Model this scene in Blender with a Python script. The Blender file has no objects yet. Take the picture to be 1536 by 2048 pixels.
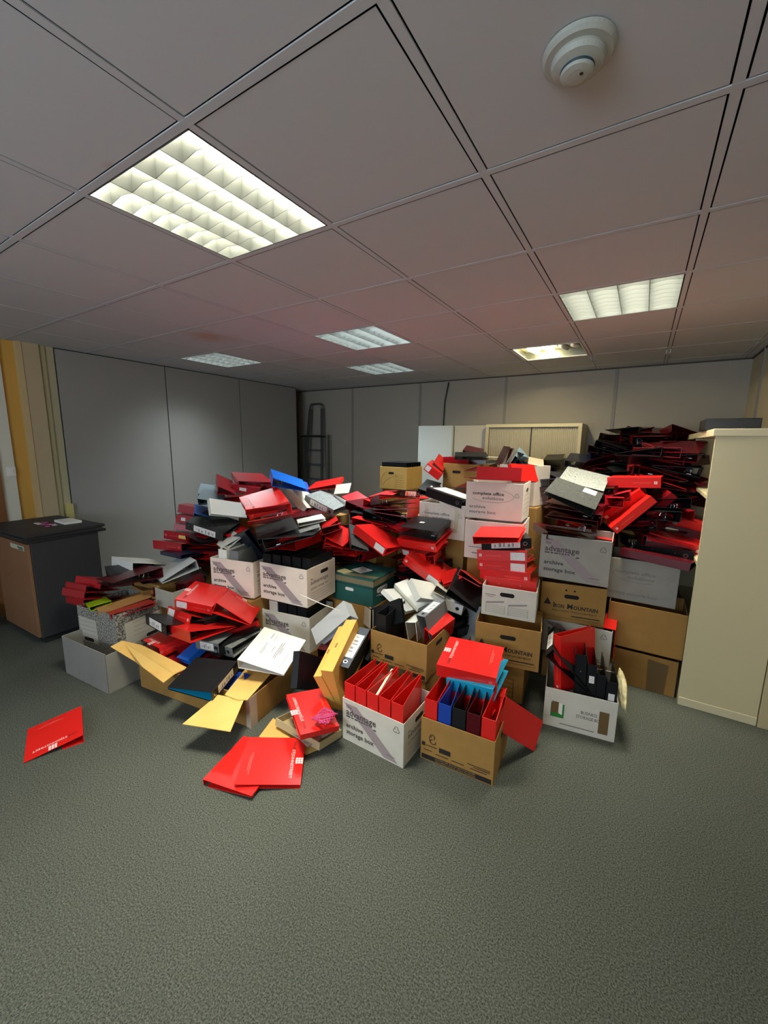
import bpy, bmesh, math, random
from mathutils import Vector, Matrix, Quaternion
random.seed(7)
S = bpy.context.scene
COL = S.collection
# ---------------------------------------------------------------- camera
CAM = Vector((1.0994, -0.7547, 1.55))
FW = Vector((-0.52361169, 0.83517475, -0.16826745)); RT = Vector((0.84612042, 0.53286018, 0.01184318)); UP = Vector((-0.09955415, 0.13617329, 0.98567023))
cd = bpy.data.cameras.new('camera'); cam = bpy.data.objects.new('camera', cd); COL.objects.link(cam)
m = Matrix.Identity(4)
for i in range(3):
    m[i][0], m[i][1], m[i][2], m[i][3] = RT[i], UP[i], -FW[i], CAM[i]
cam.matrix_world = m
cd.sensor_fit = 'VERTICAL'; cd.sensor_height = 36.0; cd.sensor_width = 27.0; cd.lens = 36.0*814.56/2048; cd.clip_start = .02; cd.clip_end = 60
S.camera = cam
HC = 2.3687; T6 = .6
# ---------------------------------------------------------------- colour management, world, lights
S.view_settings.view_transform = 'Standard'; S.view_settings.look = 'None'; S.view_settings.gamma = 1; S.view_settings.use_curve_mapping = False
S.view_settings.exposure = 1.25
W = bpy.data.worlds.new('world'); S.world = W; W.use_nodes = True
W.node_tree.nodes['Background'].inputs[0].default_value = (.55, .62, .72, 1); W.node_tree.nodes['Background'].inputs[1].default_value = .12
COOL = (.86, .95, 1.0); WARM = (1.0, .95, .78); YEL = (1.0, .84, .50)
# (grid cell x, grid cell y, colour, power)
LIGHTS = [(-1, 0, WARM, 27), (1, 3, WARM, 24), (-2, 3, COOL, 22), (-3, 5, COOL, 16), (-5, 3, COOL, 17), (0, 5, YEL, 9),
          (2, -3, WARM, 22), (-2, -4, WARM, 22)]
dl = bpy.data.lights.new('daylight', 'AREA'); dl.shape = 'RECTANGLE'; dl.size = 2.6; dl.size_y = 1.1; dl.energy = 38; dl.color = (.72, .84, 1.0)
dlo = bpy.data.objects.new('window_daylight', dl); COL.objects.link(dlo); dlo.location = (0, -3.36, 1.6); dlo.rotation_euler = (math.radians(100), 0, 0); dlo['kind'] = 'light'  # added cool fill behind the camera, brightens ceiling and heap fronts
# ---------------------------------------------------------------- materials
MATS = {}
def mat(name, col, rough=.5, metal=0, noise=None, bump=None, emit=None, spec=.5, coat=0):
    if name in MATS: return MATS[name]
    M = bpy.data.materials.new(name); M.use_nodes = True; nt = M.node_tree; b = nt.nodes['Principled BSDF']
    b.inputs['Base Color'].default_value = (*col, 1); b.inputs['Roughness'].default_value = rough; b.inputs['Metallic'].default_value = metal
    b.inputs['Specular IOR Level'].default_value = spec; b.inputs['Coat Weight'].default_value = coat
    if emit: b.inputs['Emission Color'].default_value = (*emit[0], 1); b.inputs['Emission Strength'].default_value = emit[1]
    tc = None
    if noise or bump: tc = nt.nodes.new('ShaderNodeTexCoord')
    if noise:
        sc, amt, col2 = noise[:3]
        n = nt.nodes.new('ShaderNodeTexNoise'); n.inputs['Scale'].default_value = sc; n.inputs['Detail'].default_value = 4; nt.links.new(tc.outputs['Object'], n.inputs['Vector'])
        r = nt.nodes.new('ShaderNodeValToRGB'); r.color_ramp.elements[0].position = .5-amt; r.color_ramp.elements[1].position = .5+amt
        r.color_ramp.elements[0].color = (*col, 1); r.color_ramp.elements[1].color = (*col2, 1)
        nt.links.new(n.outputs['Fac'], r.inputs['Fac']); nt.links.new(r.outputs['Color'], b.inputs['Base Color'])
    if bump:
        n = nt.nodes.new('ShaderNodeTexNoise'); n.inputs['Scale'].default_value = bump[0]; n.inputs['Detail'].default_value = 3; nt.links.new(tc.outputs['Object'], n.inputs['Vector'])
        bp = nt.nodes.new('ShaderNodeBump'); bp.inputs['Strength'].default_value = bump[1]; bp.inputs['Distance'].default_value = bump[2]
        nt.links.new(n.outputs['Fac'], bp.inputs['Height']); nt.links.new(bp.outputs['Normal'], b.inputs['Normal'])
    MATS[name] = M; return M
def hexc(h):
    f = lambda v: (v/255/12.92) if v <= 10 else ((v/255+.055)/1.055)**2.4
    return tuple(f(int(h[i:i+2], 16)) for i in (0, 2, 4))
KIND = {  # file colour: colour, roughness, second colour for mottled board
 'red': ('d4201c', .28), 'dred': ('9c1620', .35), 'pinkred': ('d8262c', .3), 'maroon': ('4c0a12', .3), 'brownred': ('8a2818', .4), 'black': ('191a1c', .35),
 'mottle': ('868984', .55, '646764'), 'mottle2': ('242625', .6, '3a3c39'), 'white': ('dcdcd4', .4), 'cream': ('cfc6b2', .5), 'grey': ('6c7070', .5),
 'silver': ('b4b8b8', .35), 'teal': ('6a8088', .45), 'blue': ('1466c8', .35), 'blue2': ('123c98', .35), 'navy': ('101a34', .35), 'navyb': ('141c28', .35),
 'cyan': ('1290b8', .4), 'lime': ('98b818', .4), 'skyblue': ('8cb0d0', .45), 'card': ('d8a850', .75), 'card2': ('96703c', .75), 'tray': ('b0a078', .75), 'pinkcard': ('e0c4b4', .8)}
def kmat(k):
    c = KIND[k]; sp = .25 if k in ('black', 'mottle2', 'maroon', 'navy', 'navyb') else .5
    if len(c) > 2: return mat('file_'+k, hexc(c[0]), c[1], noise=(90, .12, hexc(c[2])), bump=(60, .05, .001), spec=sp)
    return mat('file_'+k, hexc(c[0]), c[1], bump=(45, .05, .0015), spec=sp)
PAPER = mat('paper', hexc('e8e6dc'), .7); LABELW = mat('label_white', hexc('e6e4e0'), .6, noise=(160, .03, hexc('d4d0cc')))
STEEL = mat('steel', (.6, .6, .6), .25, 1); INK = mat('ink_grey', hexc('4c4440'), .7); INKB = mat('ink_black', hexc('1c1814'), .7); INKW = mat('ink_white', hexc('f0dcd8'), .6)
INKR = mat('ink_dark_red', hexc('5a0a0c'), .6); INKP = mat('ink_pale_red', hexc('ec6a5c'), .6); MAUVE = mat('ink_mauve_grey', hexc('9a8c8c'), .8)
KRAFT = mat('kraft', hexc('a07a3e'), .85, noise=(14, .25, hexc('946e34'))); KRAFT2 = mat('kraft_light', hexc('d8b266'), .85, noise=(8, .3, hexc('ccA254'.lower())), bump=(30, .2, .002))
WBOX = mat('white_board', hexc('cfcbbe'), .85, noise=(10, .3, hexc('c2beb0'))); GBOX = mat('grey_board', hexc('a4a094'), .85, noise=(10, .3, hexc('989488')))
PBOX = mat('pink_white_board', hexc('dcd0c2'), .85, noise=(10, .3, hexc('d0c4b8'))); TEALB = mat('teal_board', hexc('1c5a52'), .6, noise=(10, .3, hexc('184e48')))
SPECK = mat('speckled_board', hexc('4e4c46'), .85, noise=(120, .05, hexc('a29e94'))); PLAIN = mat('plain_grey_board', hexc('8a8880'), .8, noise=(5, .3, hexc('7e7c76')))
DARKHOLE = mat('hole_dark', hexc('100c08'), .9); TAPE = mat('brown_tape', hexc('6a5434'), .35); BLACKP = mat('black_plastic', hexc('161618'), .4)
# ---------------------------------------------------------------- mesh helpers
def link(o, parent=None):
    COL.objects.link(o)
    if parent: o.parent = parent
    return o
def meshobj(name, verts, faces, m, parent=None, mats=None, fm=None, smooth=False):
    me = bpy.data.meshes.new(name); me.from_pydata([tuple(v) for v in verts], [], faces)
    for x in (mats or [m]): me.materials.append(x)
    if fm:
        for p, i in zip(me.polygons, fm): p.material_index = i
    if smooth:
        for p in me.polygons: p.use_smooth = True
    me.validate(); me.update()
    return link(bpy.data.objects.new(name, me), parent)
CUBEF = [(0, 3, 2, 1), (4, 5, 6, 7), (0, 1, 5, 4), (1, 2, 6, 5), (2, 3, 7, 6), (3, 0, 4, 7)]
class MB:
    def __init__(s): s.v = []; s.f = []
    def box(s, x0, y0, z0, x1, y1, z1):
        return s.hexa([(x0, y0, z0), (x1, y0, z0), (x1, y1, z0), (x0, y1, z0), (x0, y0, z1), (x1, y0, z1), (x1, y1, z1), (x0, y1, z1)])
    def hexa(s, p):
        n = len(s.v); s.v += [tuple(q) for q in p]; s.f += [tuple(n+i for i in f) for f in CUBEF]; return s
    def poly(s, p):
        n = len(s.v); s.v += [tuple(q) for q in p]; s.f.append(tuple(range(n, n+len(p)))); return s
    def sheet(s, p, t=.003):   # polygon with thickness, normal computed
        a, b, c = Vector(p[0]), Vector(p[1]), Vector(p[2]); nn = (b-a).cross(c-a).normalized()*t
        k = len(p); n = len(s.v); s.v += [tuple(q) for q in p] + [tuple(Vector(q)-nn) for q in p]
        s.f.append(tuple(range(n, n+k))); s.f.append(tuple(range(n+2*k-1, n+k-1, -1)))
        for i in range(k): j = (i+1) % k; s.f.append((n+i, n+k+i, n+k+j, n+j))
        return s
    def cyl(s, a, b, r, n=12, r2=None):
        a, b = Vector(a), Vector(b); d = (b-a).normalized(); u = d.orthogonal().normalized(); w = d.cross(u); k = len(s.v); r2 = r if r2 is None else r2
        for c, rr in ((a, r), (b, r2)):
            for i in range(n):
                t = 2*math.pi*i/n; s.v.append(tuple(c+(u*math.cos(t)+w*math.sin(t))*rr))
        for i in range(n): j = (i+1) % n; s.f.append((k+i, k+j, k+n+j, k+n+i))
        s.f.append(tuple(range(k+n-1, k-1, -1))); s.f.append(tuple(range(k+n, k+2*n))); return s
    def tube(s, pts, r, n=8):
        pts = [Vector(p) for p in pts]; k0 = len(s.v); u = None
        for i, p in enumerate(pts):
            d = (pts[min(i+1, len(pts)-1)]-pts[max(i-1, 0)]).normalized()
            u = d.orthogonal().normalized() if u is None else (u-d*u.dot(d)).normalized()
            w = d.cross(u)
            for j in range(n): t = 2*math.pi*j/n; s.v.append(tuple(p+(u*math.cos(t)+w*math.sin(t))*r))
        for i in range(len(pts)-1):
            for j in range(n): a = k0+i*n+j; b = k0+i*n+(j+1) % n; s.f.append((a, b, b+n, a+n))
        s.f.append(tuple(range(k0+n-1, k0-1, -1))); e = k0+(len(pts)-1)*n; s.f.append(tuple(range(e, e+n))); return s
    def lathe(s, prof, c, n=32, up=-1):
        k = len(s.v)
        for r, z in prof:
            for i in range(n): t = 2*math.pi*i/n; s.v.append((c[0]+r*math.cos(t), c[1]+r*math.sin(t), c[2]+up*z))
        for q in range(len(prof)-1):
            for i in range(n): j = (i+1) % n; s.f.append((k+q*n+i, k+q*n+j, k+(q+1)*n+j, k+(q+1)*n+i))
        s.f.append(tuple(range(k+(len(prof)-1)*n, k+len(prof)*n))); return s
    def build(s, name, m, parent=None, smooth=False):
        return meshobj(name, s.v, s.f, m, parent, smooth=smooth)
def bevel(o, w, seg=2):
    b = o.modifiers.new('bevel', 'BEVEL'); b.width = w; b.segments = seg; b.limit_method = 'ANGLE'; return o
def tag(o, label, cat, group=None):
    o['label'] = label; o['category'] = cat
    if group: o['group'] = group
    return o
def struct(o): o['kind'] = 'structure'; return o
def empty(name, loc=(0, 0, 0), rz=0):
    o = bpy.data.objects.new(name, None); link(o); o.location = loc; o.rotation_euler = (0, 0, rz); o.empty_display_size = .05; return o
TXT = {}
def textmesh(s, size, bold=0):
    k = (s, round(size, 4), bold)
    if k in TXT: return TXT[k]
    c = bpy.data.curves.new('lettering', 'FONT'); c.body = s; c.size = size; c.resolution_u = 2; c.offset = bold; c.space_character = 1.02
    o = bpy.data.objects.new('tmp', c); COL.objects.link(o); bpy.context.view_layer.update()
    me = bpy.data.meshes.new_from_object(o.evaluated_get(bpy.context.evaluated_depsgraph_get())); bpy.data.objects.remove(o); bpy.data.curves.remove(c)
    xs = [v.co.x for v in me.vertices] or [0]
    TXT[k] = (me, max(xs)-min(xs)); return TXT[k]
def frame(o, x, z=None, n=None):
    """matrix: origin o, text direction x, up z"""
    x = Vector(x).normalized(); z = Vector(z).normalized(); n = x.cross(z)
    M = Matrix.Identity(4)
    for i in range(3): M[i][0], M[i][1], M[i][2], M[i][3] = x[i], z[i], n[i], o[i]
    return M
def text(s, size, m, parent, org, x, up, width=None, bold=0, name='printed_lettering'):
    me, w = textmesh(s, size, bold); me = me.copy(); me.materials.clear(); me.materials.append(m)
    o = link(bpy.data.objects.new(name, me), parent); F = frame(org, x, up); k = (width/w) if width and w else 1
    o.matrix_local = F @ Matrix.Diagonal((k, 1, 1, 1)); return o
def decal(name, pts, m, parent): return MB().poly(pts).build(name, m, parent)
# ---------------------------------------------------------------- room
XL, XR, YB, YF = -3.56, 1.88, 4.43, -3.4
carpet = bpy.data.materials.new('carpet'); carpet.use_nodes = True; nt = carpet.node_tree; b = nt.nodes['Principled BSDF']; b.inputs['Roughness'].default_value = .95; b.inputs['Specular IOR Level'].default_value = .1
tc = nt.nodes.new('ShaderNodeTexCoord')
n1 = nt.nodes.new('ShaderNodeTexNoise'); n1.inputs['Scale'].default_value = 190; n1.inputs['Detail'].default_value = 6; n1.inputs['Roughness'].default_value = .75
n2 = nt.nodes.new('ShaderNodeTexNoise'); n2.inputs['Scale'].default_value = 1.6; n2.inputs['Detail'].default_value = 3
r1 = nt.nodes.new('ShaderNodeValToRGB'); r1.color_ramp.elements[0].position = .40; r1.color_ramp.elements[1].position = .62
r1.color_ramp.elements[0].color = (*hexc('343832'), 1); r1.color_ramp.elements[1].color = (*hexc('70746a'), 1)
mx = nt.nodes.new('ShaderNodeMixRGB'); mx.blend_type = 'MULTIPLY'; mx.inputs[0].default_value = .35
for n in (n1, n2): nt.links.new(tc.outputs['Object'], n.inputs['Vector'])
nt.links.new(n1.outputs['Fac'], r1.inputs['Fac']); nt.links.new(r1.outputs['Color'], mx.inputs[1]); nt.links.new(n2.outputs['Color'], mx.inputs[2])
bw = nt.nodes.new('ShaderNodeRGBToBW'); nt.links.new(n2.outputs['Color'], bw.inputs[0]); nt.links.new(bw.outputs[0], mx.inputs[2]); nt.links.new(mx.outputs[0], b.inputs['Base Color'])
bp = nt.nodes.new('ShaderNodeBump'); bp.inputs['Strength'].default_value = .3; bp.inputs['Distance'].default_value = .003; nt.links.new(n1.outputs['Fac'], bp.inputs['Height']); nt.links.new(bp.outputs['Normal'], b.inputs['Normal'])
struct(MB().box(-4.2, YF-.1, -.1, XR+.12, YB+.1, 0).build('floor', carpet))
CEILM = mat('ceiling_tile', hexc('bfc1c4'), .9, bump=(200, .08, .001))
# tile material with water stains
tile = bpy.data.materials.new('ceiling_tile_stained'); tile.use_nodes = True; nt = tile.node_tree; b = nt.nodes['Principled BSDF']; b.inputs['Roughness'].default_value = .9
tc = nt.nodes.new('ShaderNodeTexCoord'); prev = None
nz = nt.nodes.new('ShaderNodeTexNoise'); nz.inputs['Scale'].default_value = 9; nz.inputs['Detail'].default_value = 5; nt.links.new(tc.outputs['Object'], nz.inputs['Vector'])
col = None
for (sx, sy, sr, st) in ((-1.93, 1.44, .2, .8), (-1.92, 2.43, .14, .5), (-.36, -.02, .03, .5)):
    vd = nt.nodes.new('ShaderNodeVectorMath'); vd.operation = 'DISTANCE'; vd.inputs[1].default_value = (sx, sy, HC+.008); nt.links.new(tc.outputs['Object'], vd.inputs[0])
    ad = nt.nodes.new('ShaderNodeMath'); ad.operation = 'MULTIPLY_ADD'; ad.inputs[1].default_value = sr*1.6; nt.links.new(nz.outputs['Fac'], ad.inputs[0]); nt.links.new(vd.outputs['Value'], ad.inputs[2])
    rp = nt.nodes.new('ShaderNodeMapRange'); rp.inputs['From Min'].default_value = sr*.9; rp.inputs['From Max'].default_value = sr*1.9; rp.inputs['To Min'].default_value = st; rp.inputs['To Max'].default_value = 0
    nt.links.new(ad.outputs[0], rp.inputs['Value'])
    mx = nt.nodes.new('ShaderNodeMixRGB'); mx.inputs[1].default_value = (*hexc('bfc1c4'), 1); mx.inputs[2].default_value = (*hexc('b89478'), 1)
    if prev: nt.links.new(prev.outputs[0], mx.inputs[1])
    nt.links.new(rp.outputs[0], mx.inputs[0]); prev = mx
nt.links.new(prev.outputs[0], b.inputs['Base Color'])
cells = {(l[0], l[1]) for l in LIGHTS}
tb = MB()
for i in range(-8, 4):
    for j in range(-6, 8):
        if (i, j) in cells: continue
        x0, x1, y0, y1 = i*T6+.0168, i*T6+T6-.0168, j*T6+.0168, j*T6+T6-.0168
        x0 = max(x0, -4.2); x1 = min(x1, XR); y0 = max(y0, YF); y1 = min(y1, YB)
        if x1-x0 < .02 or y1-y0 < .02: continue
        d = random.uniform(0, .001)
        tb.poly([(x0, y0, HC+.0012+d), (x0, y1, HC+.0012), (x1, y1, HC+.0012+random.uniform(0, .001)), (x1, y0, HC+.0012)])
struct(tb.build('ceiling', tile))
gb = MB()
for i in range(-7, 4): gb.box(i*T6-.0118, YF, HC+.0003, i*T6+.0118, YB, HC+.004)
for j in range(-5, 8): gb.box(-4.2, j*T6-.0118, HC, XR, j*T6+.0118, HC+.0041)
struct(gb.build('trim_1', CEILM))
vb = MB(); vb.box(-4.3, YF-.1, HC+.16, XR+.1, YB+.1, HC+.22)
struct(vb.build('ceiling_void', mat('void_dark', (.01, .01, .01), .9)))
PART = mat('partition_grey', hexc('96948f'), .55, noise=(1.5, .4, hexc('908f8a')))
BACKW = mat('back_wall_paint', hexc('a8a294'), .7, noise=(1.2, .4, hexc('a09a8e'))); SIDEW = mat('side_wall_paint', hexc('b8ae96'), .7)
SEAM = mat('seam_black', hexc('0c0c0e'), .7)
struct(MB().box(XL-.1, .95, 0, XL-.012, 4.06, HC+.1).build('wall_left', SEAM))
ys = [.95, 1.985, 2.995, 4.06]
for a_, b_ in zip(ys[:-1], ys[1:]):
    struct(MB().box(XL-.012, a_+.006, .01, XL, b_-.006, HC-.004).build('wall_left_panel', PART))
struct(MB().box(XL-.016, .95, HC-.006, XL+.004, 4.06, HC+.002).build('trim_2', SEAM))
strips = [(-3.4, .46, '6a4a2c', 0), (.46, .56, 'd8d6c4', .0), (.56, .667, 'cfa04a', -.02), (.667, .705, 'c8b080', .03), (.705, .83, 'b8a684', .025), (.83, .875, 'a8a078', .012), (.875, .945, 'b0a888', 0.0)]
for q, (a_, b_, h, dx) in enumerate(strips):
    if q == 0:
        struct(MB().box(XL-.1, YF, 0, XL-.01, b_, HC+.1).build('wall_left', mat('left_wall_white', hexc('ccc9b8'), .7)))
        dd = struct(MB().box(XL-.01, -.42, 0, XL+.02, .455, 2.03).build('door_1', mat('door_wood', hexc('8a5c34'), .5, noise=(6, .3, hexc('7c4e2a')))))
        continue
    struct(MB().box(XL-.1, a_, 0, XL+dx, b_, HC+.02).build('trim_%d' % (q+2), mat('strip_%d' % q, hexc(h), .6)))
struct(MB().box(XL, .89, 0, XL+.04, .945, .93).build('trim_9', mat('skirt_box', hexc('c8bc78'), .6)))
struct(MB().box(-4.3, YB, 0, XR+.1, YB+.1, HC+.1).build('wall_back', BACKW))
struct(MB().box(-4.3, 4.06, 0, -4.2, YB, HC+.1).build('wall_recess', BACKW))
struct(MB().box(-4.3, 4.0, 0, XL-.1, 4.06, HC+.1).build('wall_recess_side', BACKW))
for q, x in enumerate((-2.744, -1.583, -.405, .78)):
    struct(MB().box(x-.016, YB-.008, 0, x+.016, YB, HC).build('trim_%d' % (10+q), mat('batten_paint', hexc('b0a898' if q > 1 else '8c8880'), .6)))
struct(MB().box(-4.2, YB-.012, HC-.012, XR, YB, HC+.002).build('trim_14', mat('dark_edge', hexc('4a443e'), .7)))
struct(MB().box(XR, YF, 0, XR+.1, YB+.1, HC+.1).build('wall_right', SIDEW))
struct(MB().box(XR-.01, YF, HC-.015, XR, YB, HC+.002).build('trim_15', MATS['dark_edge']))
struct(MB().box(XR-.014, 3.92, 0, XR, 3.94, HC).build('trim_16', MATS['batten_paint' ]))
# wall behind the camera with an unseen window added for the cool light
struct(MB().box(-4.3, YF-.1, 0, -1.4, YF, HC+.1).box(1.4, YF-.1, 0, XR+.1, YF, HC+.1).box(-1.4, YF-.1, 0, 1.4, YF, 1.0).box(-1.4, YF-.1, 2.2, 1.4, YF, HC+.1).build('wall_front', SIDEW))
wf = MB().box(-1.4, YF-.08, 1.0, -1.35, YF, 2.2).box(1.35, YF-.08, 1.0, 1.4, YF, 2.2).box(-1.4, YF-.08, 1.0, 1.4, YF, 1.05).box(-1.4, YF-.08, 2.15, 1.4, YF, 2.2).box(-.02, YF-.08, 1.05, .02, YF, 2.15)
struct(wf.build('window_1', mat('window_frame', (.7, .7, .7), .4)))
# dark timber post in the recess
tag(MB().box(-3.9, 4.28, 0, -3.78, 4.34, HC-.003).build('timber_post', mat('old_timber', hexc('4a3a28'), .8, noise=(8, .2, hexc('33281c')))), 'dark old timber post in the recess at the far left corner', 'post')
# ---------------------------------------------------------------- ceiling lights
ALU = mat('louvre_aluminium', (.22, .23, .215), .3, .8); WENAM = mat('white_enamel', (.8, .8, .76), .4)
GLASS_L = []
LLAB = {(-1, 0): 'large louvred fluorescent ceiling light nearest, at the upper left', (1, 3): 'louvred fluorescent ceiling light glowing yellowish at the right',
        (-2, 3): 'bluish louvred ceiling light in the middle of the ceiling with one yellowed column', (-3, 5): 'bluish louvred ceiling light farthest away, behind the middle one',
        (-5, 3): 'louvred ceiling light nearest the left partition with one bare white strip', (0, 5): 'ceiling light without louvre, two bright bulbs showing, above the shutter cupboard',
        (2, -3): 'louvred ceiling light over the room behind the viewer, right', (-2, -4): 'louvred ceiling light over the room behind the viewer, left'}
for (i, j, c, p) in LIGHTS:
    x0, y0 = i*T6+.014, j*T6+.014; w = T6-.028
    root = empty('ceiling_light', (x0+w/2, y0+w/2, HC)); tag(root, LLAB[(i, j)], 'ceiling light', 'recessed ceiling lights')
    h = w/2
    MB().box(-h, -h, .10, h, h, .105).build('housing', WENAM, root); hb = MB()
    for a_ in ((-h, -h, 0, -h+.004, h, .10), (h-.004, -h, 0, h, h, .10), (-h, -h, 0, h, -h+.004, .10), (-h, h-.004, 0, h, h, .10)): hb.box(*a_)
    hb.build('side_reflector', ALU, root)
    la = bpy.data.lights.new('tube_light', 'AREA'); la.shape = 'SQUARE'; la.size = w-.03; la.energy = p; la.color = c
    if (i, j) == (0, 5):
        for q, (bx, on) in enumerate(((-.17, 1), (-.04, 1), (.1, 0), (.2, 0))):
            bm = mat('bulb_on', (1, 1, .9), .3, emit=((1, .9, .55), 14)) if on else mat('bulb_off', (.5, .5, .48), .3)
            MB().cyl((bx-.015, .0, .05), (bx+.03, .16 if on else .1, .045), .022, 14).build('bulb', bm, root, True)
        MB().box(-h+.005, -h+.005, .075, .03, h-.005, .08).build('reflector', mat('tray_cream', (.75, .68, .42), .5), root)
        MB().box(.03, -h+.005, .075, h-.005, h-.005, .08).build('reflector', mat('tray_dark', (.12, .12, .11), .3, .7), root)
        f = MB()
        for a_ in ((-h, -h, -.002, -h+.03, h, .004), (h-.012, -h, -.002, h, h, .004), (-h, -h, -.002, h, -h+.02, .004), (-h, h-.012, -.002, h, h, .004)): f.box(*a_)
        f.build('frame', WENAM, root)
        la.size = .08; la.energy = 5; lo = bpy.data.objects.new('lamp_glow', la); link(lo, root); lo.location = (-.1, -.1, .07); lo['kind'] = 'light'
        continue
    lv = MB(); dpt = .068
    for q in range(5):
        x = -h+q*w/4; x = min(max(x, -h+.002), h-.002)
        lv.hexa([(x-.0015, -h, 0), (x+.0015, -h, 0), (x+.0015, h, 0), (x-.0015, h, 0), (x-.011, -h, dpt), (x+.011, -h, dpt), (x+.011, h, dpt), (x-.011, h, dpt)] if 0 < q < 4 else
                [(x-.0015, -h, 0), (x+.0015, -h, 0), (x+.0015, h, 0), (x-.0015, h, 0), (x-.0015, -h, dpt), (x+.0015, -h, dpt), (x+.0015, h, dpt), (x-.0015, h, dpt)])
    for q in range(1, 8):
        y = -h+q*w/8
        for s_ in range(4):
            xa = -h+s_*w/4; xb = xa+w/4; xm = (xa+xb)/2
            for (a_, b_, za, zb) in ((xa, xm, 0, .010), (xm, xb, .010, 0)):
                lv.hexa([(a_, y-.0008, za), (b_, y-.0008, zb), (b_, y+.0008, zb), (a_, y+.0008, za), (a_, y-.004, dpt), (b_, y-.004, dpt), (b_, y+.004, dpt), (a_, y+.004, dpt)])
    lv.build('louvre', ALU, root)
    TUBE = mat('tube_'+('cool' if c is COOL else 'warm'), (1, 1, 1), .4, emit=(c, 5))
    for q in range(4):
        xx = -h+w/8+q*w/4
        MB().cyl((xx, -h+.02, .081), (xx, h-.02, .081), .013, 10).build('tube', TUBE, root, True)
    lo = bpy.data.objects.new('lamp_glow', la); link(lo, root); lo.location = (0, 0, .084); la.spread = math.radians(126)
    lo.visible_camera = True
# ---------------------------------------------------------------- lever arch files
def cover_mesh(W_, H_, T_, ze, name, m, parent=None):
    t = .0024; dx, dz = W_, ze-T_; L = math.hypot(dx, dz); nx, nz = -dz/L*t, dx/L*t
    mb = MB(); mb.box(0, 0, 0, W_, H_, t); mb.box(0, 0, t*.5, t, H_, T_-t*.2)
    mb.hexa([(nx*-1+.0004, 0, T_-nz), (W_-nx, 0, ze-nz), (W_-nx, H_, ze-nz), (nx*-1+.0004, H_, T_-nz), (0, 0, T_), (W_, 0, ze), (W_, H_, ze), (0, H_, T_)])
    return mb.build(name, m, parent)
LOGO = {}
def logo_dots(mb, o, ex, ey, s):
    for a_ in range(3):
        for b_ in range(3):
            p = Vector(o)+Vector(ex)*(a_*s)+Vector(ey)*(b_*s); k = s*.78
            mb.poly([p, p+Vector(ex)*k, p+Vector(ex)*k+Vector(ey)*k, p+Vector(ey)*k])
    return mb
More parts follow.
